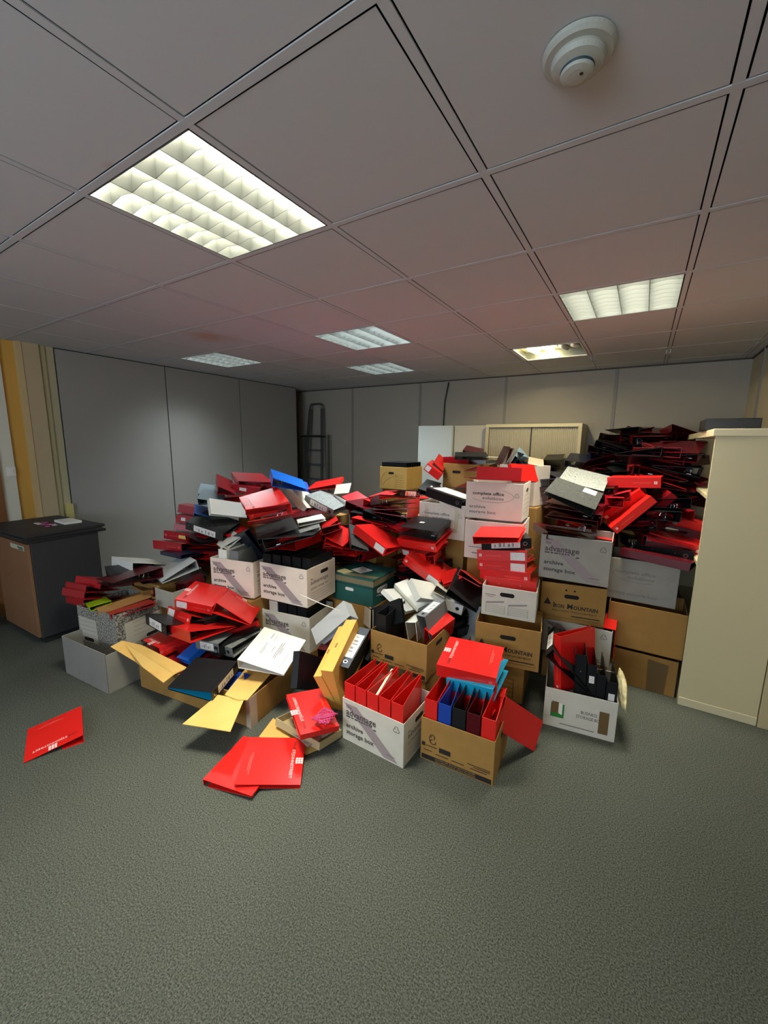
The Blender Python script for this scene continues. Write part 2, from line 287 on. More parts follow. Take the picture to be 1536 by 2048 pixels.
def lever_file(kind, label, pos, quat, W_=.285, H_=.318, T_=.07, ze=.03, o={}, group=None, name='lever_arch_file'):
    km = kmat(kind)
    cat = 'file'
    if name != 'lever_arch_file': cat = o.get('cat', 'box')
    if name == 'lever_arch_file':
        r = cover_mesh(W_, H_, T_, ze, name, km)
    else:
        r = None
    if r is None:
        w = .004; mb = MB()
        if name == 'shallow_box_lid':
            mb.box(0, 0, 0, W_, H_, w).box(0, 0, w, w, H_, T_).box(W_-w, 0, w, W_, H_, T_).box(w, 0, w, W_-w, w, T_).box(w, H_-w, w, W_-w, H_, T_)
        elif name == 'loose_card' or name == 'plastic_folder':
            mb.box(0, 0, 0, W_, H_, T_*.3)
        else:   # box file: body with a lid edge
            mb.box(0, 0, 0, W_, H_, T_*.5-.001).box(-.002, -.002, T_*.5, W_+.002, H_+.002, T_)
        r = mb.build(name, km)
        if name == 'cardboard_box_file':
            MB().box(-.003, H_*.42, T_*.2, -.0005, H_*.5, T_*.35).build('tab', kmat('card2'), r)
    tag(r, label, cat, group)
    r.location = pos; r.rotation_mode = 'QUATERNION'; r.rotation_quaternion = quat
    if name != 'lever_arch_file': return r
    hi = 1 if not o.get('m') else 0          # the file end called B in the photo reading
    le = hi if not o.get('le') else 1-hi     # end that carries the label
    def yy(f): return H_*f if le == 0 else H_*(1-f)
    lab = o.get('lab'); e = -.0007
    if lab:
        cm = {'white': LABELW, 'smallwhite': LABELW, 'cream': mat('label_cream', hexc('d8c8a0'), .6), 'yellow': mat('label_yellow', hexc('dcb868'), .6), 'grey': mat('label_grey', hexc('7c7878'), .6), 'multi': LABELW}[lab]
        big = kind in ('black', 'mottle', 'mottle2', 'grey', 'white')
        f0, f1, zk = (.20, .78, .12) if big and lab != 'smallwhite' else ((.04, .32, .14) if lab != 'smallwhite' else (.35, .5, .3))
        if kind in ('dred', 'maroon'): f0, f1, zk = .28, .52, .3
        if lab == 'smallwhite': f0, f1, zk = .2, .33, .22
        decal('spine_label', [(e, yy(f0), T_*zk), (e, yy(f0), T_*(1-zk)), (e, yy(f1), T_*(1-zk)), (e, yy(f1), T_*zk)], cm, r)['label'] = lab+' spine label'
        if big and lab != 'smallwhite':
            mb = MB()
            for q in range(5):
                ya, yb = f0+.06+q*.09, f0+.09+q*.09+.02*(q % 2)
                mb.poly([(e*1.6, yy(ya), T_*.25), (e*1.6, yy(ya), T_*(.5+.1*(q % 3))), (e*1.6, yy(yb), T_*(.5+.1*(q % 3))), (e*1.6, yy(yb), T_*.25)])
            mb.build('label_print', mat('label_ink', hexc('8a8684'), .7), r)
        if lab == 'multi': decal('label_print', [(e*1.6, yy(.24), T_*.2), (e*1.6, yy(.24), T_*.8), (e*1.6, yy(.34), T_*.8), (e*1.6, yy(.34), T_*.2)], mat('label_orange', hexc('d07030'), .6), r)
    if o.get('ring') or (kind in ('black', 'grey') and T_ >= .06):
        yc = yy(.88); mb = MB(); k = 20
        for q in range(k):
            a_, b_ = 2*math.pi*q/k, 2*math.pi*(q+1)/k
            mb.poly([(e*1.5, yc+math.cos(t_)*rr, T_/2+math.sin(t_)*rr) for t_, rr in ((a_, .0095), (b_, .0095), (b_, .013), (a_, .013))])
        mb.build('finger_ring', STEEL, r)
        decal('finger_hole', [(e, yc+math.cos(2*math.pi*q/k)*.0096, T_/2+math.sin(2*math.pi*q/k)*.0096) for q in range(k)], DARKHOLE, r)
    lg = o.get('logo')
    dark = kind in ('dred',)
    if lg in ('spine', 'both', 'cover') and T_ > .04:
        s = T_*.085; oe = 1-le; g0 = H_*.90 if oe else H_*.06
        mb = logo_dots(MB(), (e, g0, T_*.36), (0, 1, 0), (0, 0, 1), s*1.1); mb.build('printed_logo', INKP if dark or lg != 'spine' else INKW, r)
        d_ = -1 if oe else 1
        text('NINE STJOHNSTREET', T_*.16, INKP if not dark else INKR, r, (e*1.3, g0+(.0 if oe else .03) - (.0 if not oe else .012), T_*.42), (0, d_ if oe else 1, 0), (0, 0, 1) if oe == 0 else (0, 0, -1), width=H_*.32) if False else \
        text('NINE STJOHNSTREET', T_*.17, INKP, r, (e*1.3, H_*.82 if oe else H_*.5, T_*.42), (0, -1, 0), (0, 0, 1), width=H_*.32)
    if lg in ('cover', 'both', 'cover2'):
        F = Vector((W_, 0, ze-T_)).normalized(); N = F.cross(Vector((0, 1, 0)))
        P = lambda f, g: Vector((0, 0, T_))+F*(W_*f)+Vector((0, H_*g, 0))+N*.0008
        big = 1.0
        m1 = INKR; m2 = INKW if lg == 'cover2' or kind == 'red' else INKP
        text('NINE', .020, m1, r, P(.10, .80), F, (0, 1, 0), width=W_*.17)
        text('STJOHNSTREET', .020, m2, r, P(.28, .80), F, (0, 1, 0), width=W_*.6)
        mb = logo_dots(MB(), P(.46, .875), F, (0, 1, 0), .0125); mb.build('printed_logo', m2, r)
        text('chambers office records', .007, INKP, r, P(.3, .14), F, (0, 1, 0), width=W_*.4) if False else None
        mb = MB()
        for q, (a_, b_) in enumerate(((.35, .82), (.42, .74))):
            mb.poly([P(a_, .16-q*.03), P(b_, .16-q*.03), P(b_, .168-q*.03), P(a_, .168-q*.03)])
        mb.build('printed_lines', INKP, r)
    if o.get('rivet') or (kind in ('mottle', 'mottle2')):
        F = Vector((W_, 0, ze-T_)).normalized(); mb = MB()
        if T_ > .04:
            for f in (.3, .7): mb.cyl((-.0012, H_*f, T_*.5), (.001, H_*f, T_*.5), .0035, 10)
        for f in (.42, .58):
            for g in (.16, .3): p = Vector((0, 0, T_))+F*(W_*g); mb.cyl((p.x, H_*f, p.z-.001), (p.x, H_*f, p.z+.0015), .004, 10)
        mb.build('rivets', STEEL, r)
    if o.get('sheet'):
        F = Vector((W_, 0, ze-T_)).normalized(); N = F.cross(Vector((0, 1, 0)))
        P = lambda f, g, k=.0012: Vector((0, 0, T_))+F*(W_*f)+Vector((0, H_*g, 0))+N*k
        MB().sheet([P(.22, .05), P(.97, .05), P(.97, .94), P(.22, .94)], .0006).build('title_sheet', PAPER, r)
        gi = mat('print_grey', hexc('8c8c90'), .7)
        text('BUNDLE OF AUTHORITIES', .011, gi, r, P(.78, .25, .0016), (0, 1, 0), -F, width=H_*.5) if False else None
        mb = MB()
        for (u0, u1, v0, v1) in ((.30, .315, .3, .62), (.33, .345, .3, .5), (.5, .515, .42, .58), (.6, .62, .3, .72), (.64, .66, .28, .74), (.68, .70, .42, .6), (.85, .86, .1, .5), (.4, .41, .7, .88), (.3, .32, .74, .9)):
            mb.poly([P(u0, v0, .0016), P(u1, v0, .0016), P(u1, v1, .0016), P(u0, v1, .0016)])
        mb.build('printed_lines', gi, r)
    if o.get('sticker'):
        F = Vector((W_, 0, ze-T_)).normalized(); N = F.cross(Vector((0, 1, 0)))
        P = lambda f, g: Vector((0, 0, T_))+F*(W_*f)+Vector((0, H_*g, 0))+N*.0008
        a_ = (.12, .04, .38, .3) if o['sticker'] == 2 else (.55, .42, .68, .53)
        decal('sticker', [P(a_[0], a_[1]), P(a_[2], a_[1]), P(a_[2], a_[3]), P(a_[0], a_[3])], LABELW, r)['label'] = 'square white sticker'
    inn = o.get('inner')
    if inn == 'cyan':
        MB().box(.004, .004, .0026, W_-.003, H_-.004, .0034).build('lining', kmat('cyan'), r)['label'] = 'turquoise lining'
    elif inn:
        c = mat('sheets_'+inn, hexc({'purple': '6a4a6a', 'orange': 'e07a2c'}[inn]), .6)
        MB().box(.02, .006, .004, W_-.01, H_-.006, max(.008, min(ze, T_)*.6)).build('papers', c, r)['label'] = inn+' sheets inside'
    if T_ >= .06 and W_ > .2:
        mb = MB(); yc = H_/2; zt = T_*.55
        mb.box(.045, yc-.065, .0024, .075, yc+.065, .0045)
        for s_ in (-.04, .04):
            pts = [(.052, yc+s_, .004), (.052, yc+s_, zt*.8), (.062, yc+s_, zt), (.082, yc+s_, zt*.8), (.088, yc+s_, .006)]
            mb.tube(pts, .0018, 6)
        mb.tube([(.05, yc+.062, .005), (.06, yc+.066, zt*.55), (.085, yc+.06, zt*.75)], .002, 6)
        mb.build('ring_mechanism', STEEL, r)
    return r
# ---------------------------------------------------------------- archive boxes
def arch_box(name, label, pos, yaw, W_, D, h, m, prints=None, handle=(), t=.004, lid=False, tri=True, cat='box', group=None, z_open=True):
    mb = MB(); mb.box(0, 0, 0, W_, D, t)
    mb.box(0, 0, t, W_, t, h).box(0, D-t, t, W_, D, h).box(0, t, t, t, D-t, h).box(W_-t, t, t, W_, D-t, h)
    if not z_open: mb.box(t, t, h-t, W_-t, D-t, h)
    r = mb.build(name, m); r.location = pos; r.rotation_euler = (0, 0, yaw); tag(r, label, cat, group)
    bevel(r, .0015, 1)
    for hd in handle:
        side, u, v, w = hd
        pts = []
        for q in range(24):
            a_ = 2*math.pi*q/24; c_, s_ = math.cos(a_), math.sin(a_); hw, hh = w/2, .013
            px = (hw-hh)*(1 if c_ > 0 else -1)+hh*c_; pz = hh*s_
            if side == 'F': pts.append((u+px, -.0012, v+pz))
            else: pts.append((W_+.0012, u+px, v+pz))
        decal('hand_hole', pts, DARKHOLE, r)
    for p in (prints or []): PR[p](r, W_, D, h)
    return r
def Ft(s, size, m, r, x, z, w=None, bold=0, y=-.0013): return text(s, size, m, r, (x, y, z), (1, 0, 0), (0, 0, 1), width=w, bold=bold)
def Rt(s, size, m, r, W_, y, z, w=None, bold=0): return text(s, size, m, r, (W_+.0013, y, z), (0, 1, 0), (0, 0, 1), width=w, bold=bold)
def recyc(r, x, z, s, m, side=None, W_=0):
    mb = MB()
    for k in range(3):
        a0 = math.radians(90+120*k); cx, cz = x+math.cos(a0)*s*.5, z+math.sin(a0)*s*.5
        for q in range(10):
            a_, b_ = a0+math.radians(-130+26*q), a0+math.radians(-130+26*(q+1))
            mb.poly([(cx+math.cos(t_)*rr, -.0013, cz+math.sin(t_)*rr) for t_, rr in ((a_, s*.42), (b_, s*.42), (b_, s*.56), (a_, s*.56))][::-1])
    mb.build('recycling_mark', m, r)
def pr_adv(r, W_, D, h):
    decal('printed_stripe', [(.03*W_, -.0006, h*.9), (.25*W_, -.0006, h*.9), (.92*W_, -.0006, h*.04), (.70*W_, -.0006, h*.04)], MAUVE, r)
    Ft('the', .026, INK, r, .07*W_, h*.80); Ft('advantage', .05, INK, r, .07*W_, h*.64, W_*.5, bold=.0009)
    mb = MB(); x = .07*W_
    for q, wq in enumerate((.09, .05, .07, .03, .04, .03, .03)):
        mb.poly([(x, -.0013, h*.585), (x+wq*W_*.8, -.0013, h*.585), (x+wq*W_*.8, -.0013, h*.615), (x, -.0013, h*.615)]); x += wq*W_*.8+.006
    mb.poly([(W_*.53, -.0013, h*.54), (W_*.575, -.0013, h*.54), (W_*.575, -.0013, h*.57), (W_*.53, -.0013, h*.57)]); mb.build('printed_bars', INK, r)
    Ft('archive', .034, INK, r, .07*W_, h*.34, W_*.29, bold=.0009); Ft('storage box', .034, INK, r, .07*W_, h*.18, W_*.47, bold=.0009)
    recyc(r, W_*.89, h*.80, .018, INK)
    mb = MB().poly([(W_*.74, -.0013, h*.14), (W_*.88, -.0013, h*.14), (W_*.88, -.0013, h*.15), (W_*.74, -.0013, h*.15)]); mb.build('printed_line', INK, r)
    text('the', .02, INK, r, (W_+.0013, .04, h*.68), (0, 1, 0), (0, 0, 1)); text('advantage', .04, INK, r, (W_+.0013, .04, h*.56), (0, 1, 0), (0, 0, 1), width=D*.6)
    text('archive storage box', .024, INK, r, (W_+.0013, .04, h*.42), (0, 1, 0), (0, 0, 1), width=D*.6)
    mb = MB()
    for q in range(4):
        z = h*(.33-q*.07); mb.poly([(W_+.0013, .04, z), (W_+.0013, D-.05, z), (W_+.0013, D-.05, z+.0015), (W_+.0013, .04, z+.0015)])
    mb.build('printed_lines', INK, r)
def ell(mb, cx, cz, rx, rz, a0, a1, w, y=-.0013, n=40):
    for q in range(n):
        a_, b_ = math.radians(a0+(a1-a0)*q/n), math.radians(a0+(a1-a0)*(q+1)/n); wa = w
        mb.poly([(cx+math.cos(a_)*rx, y, cz+math.sin(a_)*rz), (cx+math.cos(b_)*rx, y, cz+math.sin(b_)*rz), (cx+math.cos(b_)*(rx+wa), y, cz+math.sin(b_)*(rz+wa)), (cx+math.cos(a_)*(rx+wa), y, cz+math.sin(a_)*(rz+wa))])
def pr_cos(r, W_, D, h, kind=0):
    m = mat('ink_soft_grey', hexc('8a8480' if kind == 1 else '7c7470'), .8)
    Ft('complete office', .030, INK if kind == 0 else m, r, .12*W_, h*.66, W_*.56, bold=.0009); Ft('solutions', .030, m, r, .30*W_, h*.54, W_*.38, bold=.0009)
    mb = MB(); ell(mb, W_*.46, h*.64, W_*.38, h*.17, -150 if kind == 0 else 130, 60 if kind == 0 else 300, .003); mb.build('printed_swoosh', m, r)
    if kind != 1:
        Ft('archive', .030, m, r, .07*W_, h*.29, W_*.3, bold=.0009); Ft('storage box', .030, m, r, .07*W_, h*.15, W_*.49, bold=.0009)
    else: Ft('archive storage box', .028, m, r, .03*W_, h*.14, W_*.72, bold=.0009)
    recyc(r, W_*.90, h*.68, .016, INK if kind == 0 else m)
    mb = MB()
    for q in range(6): z = h*(.8-q*.12); mb.poly([(W_+.0013, .05, z), (W_+.0013, D-.06, z), (W_+.0013, D-.06, z+.002), (W_+.0013, .05, z+.002)])
    mb.build('printed_lines', m, r)
def pr_cosgrass(r, W_, D, h):
    pr_cos(r, W_, D, h, 2); g = mat('ink_straw', hexc('b8b070'), .8); mb = MB()
    for x0 in (.14, .80):
        for q in range(4):
            x = W_*(x0+q*.015); mb.poly([(x, -.0009, h*.2), (x+.004, -.0009, h*.2), (x+.006+.004*(q-1.5), -.0009, h*(.95-.05*q)), (x+.003+.004*(q-1.5), -.0009, h*(.95-.05*q))])
    mb.build('printed_grass', g, r)
def pr_iron(r, W_, D, h):
    mb = MB().poly([(W_*.05, -.0013, h*.42), (W_*.175, -.0013, h*.42), (W_*.11, -.0013, h*.60)]); mb.build('printed_mountain', mat('ink_navy', hexc('241e1c'), .7), r)
    Ft('I', .046, INKB, r, .20*W_, h*.36, bold=.001); Ft('RON', .034, INKB, r, .225*W_, h*.36, W_*.15, bold=.001); Ft('M', .046, INKB, r, .42*W_, h*.36, bold=.001); Ft('OUNTAIN', .034, INKB, r, .52*W_, h*.36, W_*.37, bold=.001)
    Ft('RECORDS MANAGEMENT', .018, INKB, r, .20*W_, h*.26, W_*.68)
    Ft('0800 270 270', .009, INKB, r, .04*W_, h*.13, W_*.2); mb = MB()
    mb.poly([(W_*.03, -.0013, h*.10), (W_*.95, -.0013, h*.10), (W_*.95, -.0013, h*.107), (W_*.03, -.0013, h*.107)]).poly([(W_*.5, -.0013, h*.16), (W_*.93, -.0013, h*.16), (W_*.93, -.0013, h*.185), (W_*.5, -.0013, h*.185)]).build('printed_lines', INKB, r)
def pr_ribbon(r, W_, D, h):
    mb = MB()
    ell(mb, W_*.17, h*.60, .010, .010, -60, 200, .004); ell(mb, W_*.17+.004, h*.49, .012, .010, 100, 380, .004); ell(mb, W_*.15, h*.54, .007, .014, 60, 230, .003)
    mb.poly([(W_*.02, -.0013, h*.34), (W_*.07, -.0013, h*.34), (W_*.07, -.0013, h*.43), (W_*.02, -.0013, h*.43)])
    mb.poly([(W_*.27, -.0013, h*.30), (W_*.43, -.0013, h*.30), (W_*.43, -.0013, h*.41), (W_*.27, -.0013, h*.41)]); mb.build('printed_ribbon_mark', INKB, r)
    Ft('ribbon', .016, INKB, r, .08*W_, h*.355, W_*.16) if False else None
    decal('printed_band', [(W_*.02, -.001, h*.03), (W_*.98, -.001, h*.03), (W_*.98, -.001, h*.14), (W_*.02, -.001, h*.14)], INKB, r)
    km = mat('kraft_ink', hexc('a88a54'), .8)
    Ft('ALWAYS LIFT BOX BY BOTTOM EDGES', .011, km, r, .22*W_, h*.095, W_*.55, y=-.0016); Ft('USE CORRECT MANUAL LIFTING TECHNIQUE', .011, km, r, .22*W_, h*.045, W_*.55, y=-.0016)
    mb = MB()
    for (a_, b_, z) in ((.08, .24, .36), (.05, .17, .25), (.22, .4, .22), (.45, .62, .22), (.66, .96, .30), (.74, .96, .26), (.70, .92, .21)):
        mb.poly([(W_*a_, -.0013, h*z), (W_*b_, -.0013, h*z), (W_*b_, -.0013, h*(z+.016)), (W_*a_, -.0013, h*(z+.016))])
    mb.build('printed_lines', INKB, r)
def pr_bankers(r, W_, D, h):
    Ft('SUPERSTRONG', .014, INKB, r, .05*W_, h*.64, W_*.2) if False else None
    g = mat('ink_mid_grey', hexc('8a8884'), .7); mb = MB()
    for x0 in (.08, .50):
        for q in range(5): z = h*(.36-q*.06); mb.poly([(W_*(x0), -.0013, z), (W_*(x0+.36), -.0013, z), (W_*(x0+.36), -.0013, z+.0016), (W_*x0, -.0013, z+.0016)])
        mb.poly([(W_*x0, -.0013, h*.1), (W_*x0+.002, -.0013, h*.1), (W_*x0+.002, -.0013, h*.37), (W_*x0, -.0013, h*.37)]).poly([(W_*(x0+.36), -.0013, h*.1), (W_*(x0+.36)+.002, -.0013, h*.1), (W_*(x0+.36)+.002, -.0013, h*.37), (W_*(x0+.36), -.0013, h*.37)])
        mb.poly([(W_*x0, -.0013, h*.40), (W_*(x0+.34), -.0013, h*.50), (W_*(x0+.345), -.0013, h*.555), (W_*(x0+.005), -.0013, h*.455)])
    mb.poly([(W_*.06, -.0013, h*.70), (W_*.26, -.0013, h*.70), (W_*.26, -.0013, h*.725), (W_*.06, -.0013, h*.725)]).poly([(W_*.1, -.0013, h*.64), (W_*.22, -.0013, h*.64), (W_*.22, -.0013, h*.66), (W_*.1, -.0013, h*.66)])
    mb.build('printed_drawing', g, r)
def pr_biz(r, W_, D, h):
    g = mat('ink_green', hexc('1e7a2c'), .6); wm = mat('ink_paper', hexc('e0e0d4'), .7)
    decal('printed_logo', [(W_*.10, -.0010, h*.28), (W_*.29, -.0010, h*.28), (W_*.29, -.0010, h*.64), (W_*.10, -.0010, h*.64)], g, r)
    decal('printed_logo', [(W_*.20, -.0013, h*.40), (W_*.265, -.0013, h*.36), (W_*.265, -.0013, h*.66), (W_*.20, -.0013, h*.66)], wm, r)
    decal('tape_patch', [(W_*.10, -.0016, h*.38), (W_*.21, -.0016, h*.38), (W_*.21, -.0016, h*.68), (W_*.11, -.0016, h*.68)], TAPE, r)
    Ft('BUSINESS', .026, INK, r, .52*W_, h*.52, W_*.22); Ft('STORAGE BOX', .026, INK, r, .46*W_, h*.40, W_*.36)
    decal('tape_patch', [(W_*.77, -.0016, h*.14), (W_*.90, -.0016, h*.14), (W_*.90, -.0016, h*.70), (W_*.77, -.0016, h*.70)], TAPE, r)
    MB().poly([(W_*.24, -.0013, h*.13), (W_*.72, -.0013, h*.13), (W_*.72, -.0013, h*.145), (W_*.24, -.0013, h*.145)]).build('printed_line', INK, r)
def pr_lines(r, W_, D, h):
    mb = MB()
    for q in range(5): z = h*(.6-q*.12); mb.poly([(W_*.4, -.0013, z), (W_*.85, -.0013, z), (W_*.85, -.0013, z+.002), (W_*.4, -.0013, z+.002)])
    mb.poly([(W_*.85, -.0013, h*.1), (W_*.857, -.0013, h*.1), (W_*.857, -.0013, h*.6), (W_*.85, -.0013, h*.6)]).build('printed_lines', INKB, r)
def pr_arch(r, W_, D, h):
    mb = MB(); ell(mb, W_*.38, h*.1, W_*.35, h*.7, 100, 175, .003); ell(mb, W_*.75, h*-.1, W_*.68, h*.7, 95, 160, .003)
    for q in range(6): z = h*(.62-q*.1); mb.poly([(W_*.62, -.0013, z), (W_*.9, -.0013, z), (W_*.9, -.0013, z+.0018), (W_*.62, -.0013, z+.0018)])
    mb.poly([(W_*.6, -.0013, h*.05), (W_*.606, -.0013, h*.05), (W_*.606, -.0013, h*.72), (W_*.6, -.0013, h*.72)]).build('printed_drawing', mat('ink_brown', hexc('4a3418'), .7), r)
def pr_speck(r, W_, D, h):
    lm = mat('pale_panel', hexc('b4b0a2'), .8)
    decal('printed_panel', [(W_*.03, -.001, h*.36), (W_*.5, -.001, h*.36), (W_*.48, -.001, h*.80), (W_*.03, -.001, h*.82)], lm, r)
    decal('printed_panel', [(W_+.001, D*.15, h*.36), (W_+.001, D*.9, h*.36), (W_+.001, D*.9, h*.80), (W_+.001, D*.15, h*.80)], lm, r)
    mb = MB()
    for q in range(4): z = h*(.74-q*.08); mb.poly([(W_*.03, -.0014, z), (W_*.46, -.0014, z), (W_*.46, -.0014, z+.0015), (W_*.02, -.0014, z+.0015)]).poly([(W_+.0014, D*.3, z), (W_+.0014, D*.86, z), (W_+.0014, D*.86, z+.0015), (W_+.0014, D*.3, z+.0015)])
    for a_, b_, z0, z1 in ((.15, .9, .795, .805), (.15, .9, .355, .362)): mb.poly([(W_+.0014, D*a_, h*z0), (W_+.0014, D*b_, h*z0), (W_+.0014, D*b_, h*z1), (W_+.0014, D*a_, h*z1)])
    mb.build('printed_lines', INKB, r)
PR = dict(adv=pr_adv, cos=pr_cos, cosgrey=lambda r, a, b, c: pr_cos(r, a, b, c, 1), cosgrass=pr_cosgrass, iron=pr_iron, ribbon=pr_ribbon, bankers=pr_bankers, biz=pr_biz, lines=pr_lines, arch=pr_arch, speck=pr_speck)
# name key, label, (x,y,z), yaw, W, D, h, material, prints, handles
BOXES = [
 ('b1', 'white stripe-printed archive box on the carpet in front, holding five red files', (-.101, .774, 0), -.022, .373, .30, .238, WBOX, ['adv'], [('R', .15, .19, .08)]),
 ('b2', 'brown ribbon-mark archive box frontmost on the carpet, red and turquoise files on top', (.308, .876, 0), .062, .361, .302, .228, KRAFT, ['ribbon'], [('R', .15, .18, .08)]),
 ('b3', 'brown ribbon-mark archive box raised behind the five red files', (-.212, 1.199, .188), .018, .383, .351, .227, KRAFT, ['ribbon'], [('R', .17, .18, .09)]),
 ('b5', 'brown line-printed archive box on the carpet under the lower triangle-printed box', (.243, 1.545, 0), .1, .39, .33, .245, KRAFT, ['lines'], []),
 ('b4', 'brown triangle-printed archive box half hidden behind the turquoise file', (.350, 1.493, .249), .18, .37, .31, .25, KRAFT, ['iron'], [('F', .19, .18, .09)]),
 ('b6', 'white drawing-printed archive box with hand hole under the tall stack of red spines', (.34, 1.616, .5), .141, .318, .264, .19, WBOX, ['bankers'], [('F', .15, .145, .085)]),
 ('b9', 'white stripe-printed archive box under the upper triangle-printed box', (.652, 1.97, .193), -.03, .40, .30, .235, WBOX, ['adv'], []),
 ('b7', 'brown triangle-printed archive box with complete lettering, second down on the right stack', (.632, 1.916, .433), .17, .374, .31, .25, KRAFT, ['iron'], [('F', .18, .17, .085)]),
 ('b8', 'grey-white stripe-printed archive box on top of the triangle-printed box at right', (.603, 1.932, .705), .027, .398, .333, .282, GBOX, ['adv'], []),
 ('b10', 'white business storage box with green logo on the carpet, crammed with black files', (.772, 1.474, 0), .14, .354, .33, .229, WBOX, ['biz'], []),
 ('b11', 'pale oval-printed box in shade at the top of the stack beside the cream cupboard', (.981, 2.236, .552), -.019, .383, .33, .275, GBOX, ['cosgrey'], []),
 ('b12', 'plain brown box in the middle of the stack beside the cream cupboard', (1.011, 2.162, .262), -.018, .415, .33, .29, KRAFT, [], []),
 ('b13', 'brown box with taped patch on the carpet beside the cream cupboard', (1.02, 2.18, 0), -.012, .395, .33, .237, KRAFT, [], []),
 ('b14', 'white oval-printed archive box standing out highest in the middle of the heap', (.045, 2.044, 1.02), .073, .396, .311, .262, PBOX, ['cos'], [('R', .16, .21, .07)]),
 ('b15', 'white oval-printed box with faded straw print, left of the highest one', (-.381, 2.142, .816), -.028, .391, .33, .271, PBOX, ['cosgrass'], []),
 ('b16', 'white archive box directly under the highest oval-printed box', (.084, 1.95, .747), .1, .39, .33, .273, PBOX, [], []),
 ('b17', 'plain brown box with one hand hole near the back of the heap', (-.484, 2.815, 1.14), -.2, .38, .33, .227, KRAFT, [], [('F', .15, .15, .09)]),
 ('b18', 'brown box with arch drawing farthest back at the left, packed with black files', (-1.438, 3.194, 1.029), .018, .348, .391, .25, KRAFT2, ['arch'], [('F', .15, .18, .07)]),
 ('b19', 'narrow cream box turned sideways behind the highest oval-printed box', (.408, 2.553, 1.066), 1.236, .219, .33, .316, PBOX, ['lines'], []),
 ('b22', 'white stripe-printed archive box lower of the centre-left pair', (-1.111, 1.133, .101), .16, .40, .321, .259, WBOX, ['adv'], []),
 ('b20', 'white stripe-printed archive box upper of the centre-left pair, black files inside', (-1.103, 1.12, .45), .1, .408, .338, .265, PBOX, ['adv'], [('R', .2, .21, .09)]),
 ('b21', 'pink-tinted stripe-printed archive box left of the centre-left pair', (-1.475, .99, .454), .22, .37, .33, .263, PBOX, ['adv'], []),
 ('b24', 'grey speckled archive box at the far left standing in a plain grey box', (-2.065, .36, .05), .159, .395, .371, .38, SPECK, ['speck'], [('F', .1, .155, .10), ('R', .26, .155, .12)]),
 ('b30', 'pale box with a red file edge between the far-left heap and the pink-tinted box', (-1.74, .72, .385), .05, .2, .2, .13, GBOX, [], []),
]
for (k, lb, p, yw, W_, D, h, m_, prs, hd) in BOXES:
    r = arch_box('archive_box', lb, p, yw, W_, D, h, m_, prs, hd)
    if k == 'b13': decal('tape_patch', [(W_*.62, -.0015, .0), (W_*.86, -.0015, 0), (W_*.88, -.0015, h*.85), (W_*.6, -.0015, h*.9)], TAPE, r); decal('paper_label', [(-.001+.01, -.0015, h*.2), (.06, -.0015, h*.2), (.06, -.0015, h*.5), (.01, -.0015, h*.5)], LABELW, r)
    if k == 'b7': decal('punched_holes', [(W_*.39+.006*math.cos(q), -.0013, h*.84+.006*math.sin(q)) for q in [i*.5236 for i in range(12)]], DARKHOLE, r); decal('punched_holes', [(W_*.52+.006*math.cos(q), -.0013, h*.84+.006*math.sin(q)) for q in [i*.5236 for i in range(12)]], DARKHOLE, r)
    if k == 'b16':
        MB().poly([(W_*.08, -.0013, h*.30), (W_*.5, -.0013, h*.30), (W_*.5, -.0013, h*.315), (W_*.08, -.0013, h*.315)]).poly([(W_*.14, -.0013, h*.14), (W_*.5, -.0013, h*.14), (W_*.5, -.0013, h*.16), (W_*.14, -.0013, h*.16)]).poly([(W_*.22, -.0013, h*.44), (W_*.32, -.0013, h*.44), (W_*.32, -.0013, h*.47), (W_*.22, -.0013, h*.47)]).build('printed_lines', INK, r)
# plain grey outer box, far left
g = MB(); W_, D, h, t = .50, .22, .266, .005
g.box(0, 0, 0, W_, t, h).box(0, 0, 0, t, D, h).box(W_-t, 0, 0, W_, D, h-.01).box(0, D-t, 0, W_, D, .045).box(0, 0, 0, W_, D, .004)
r = g.build('storage_box', PLAIN); r.location = (-2.03, .245, 0); r.rotation_euler = (0, 0, .077); tag(r, 'plain grey open box on the carpet at the far left, nearest the dark cabinet', 'box'); bevel(r, .0015, 1)
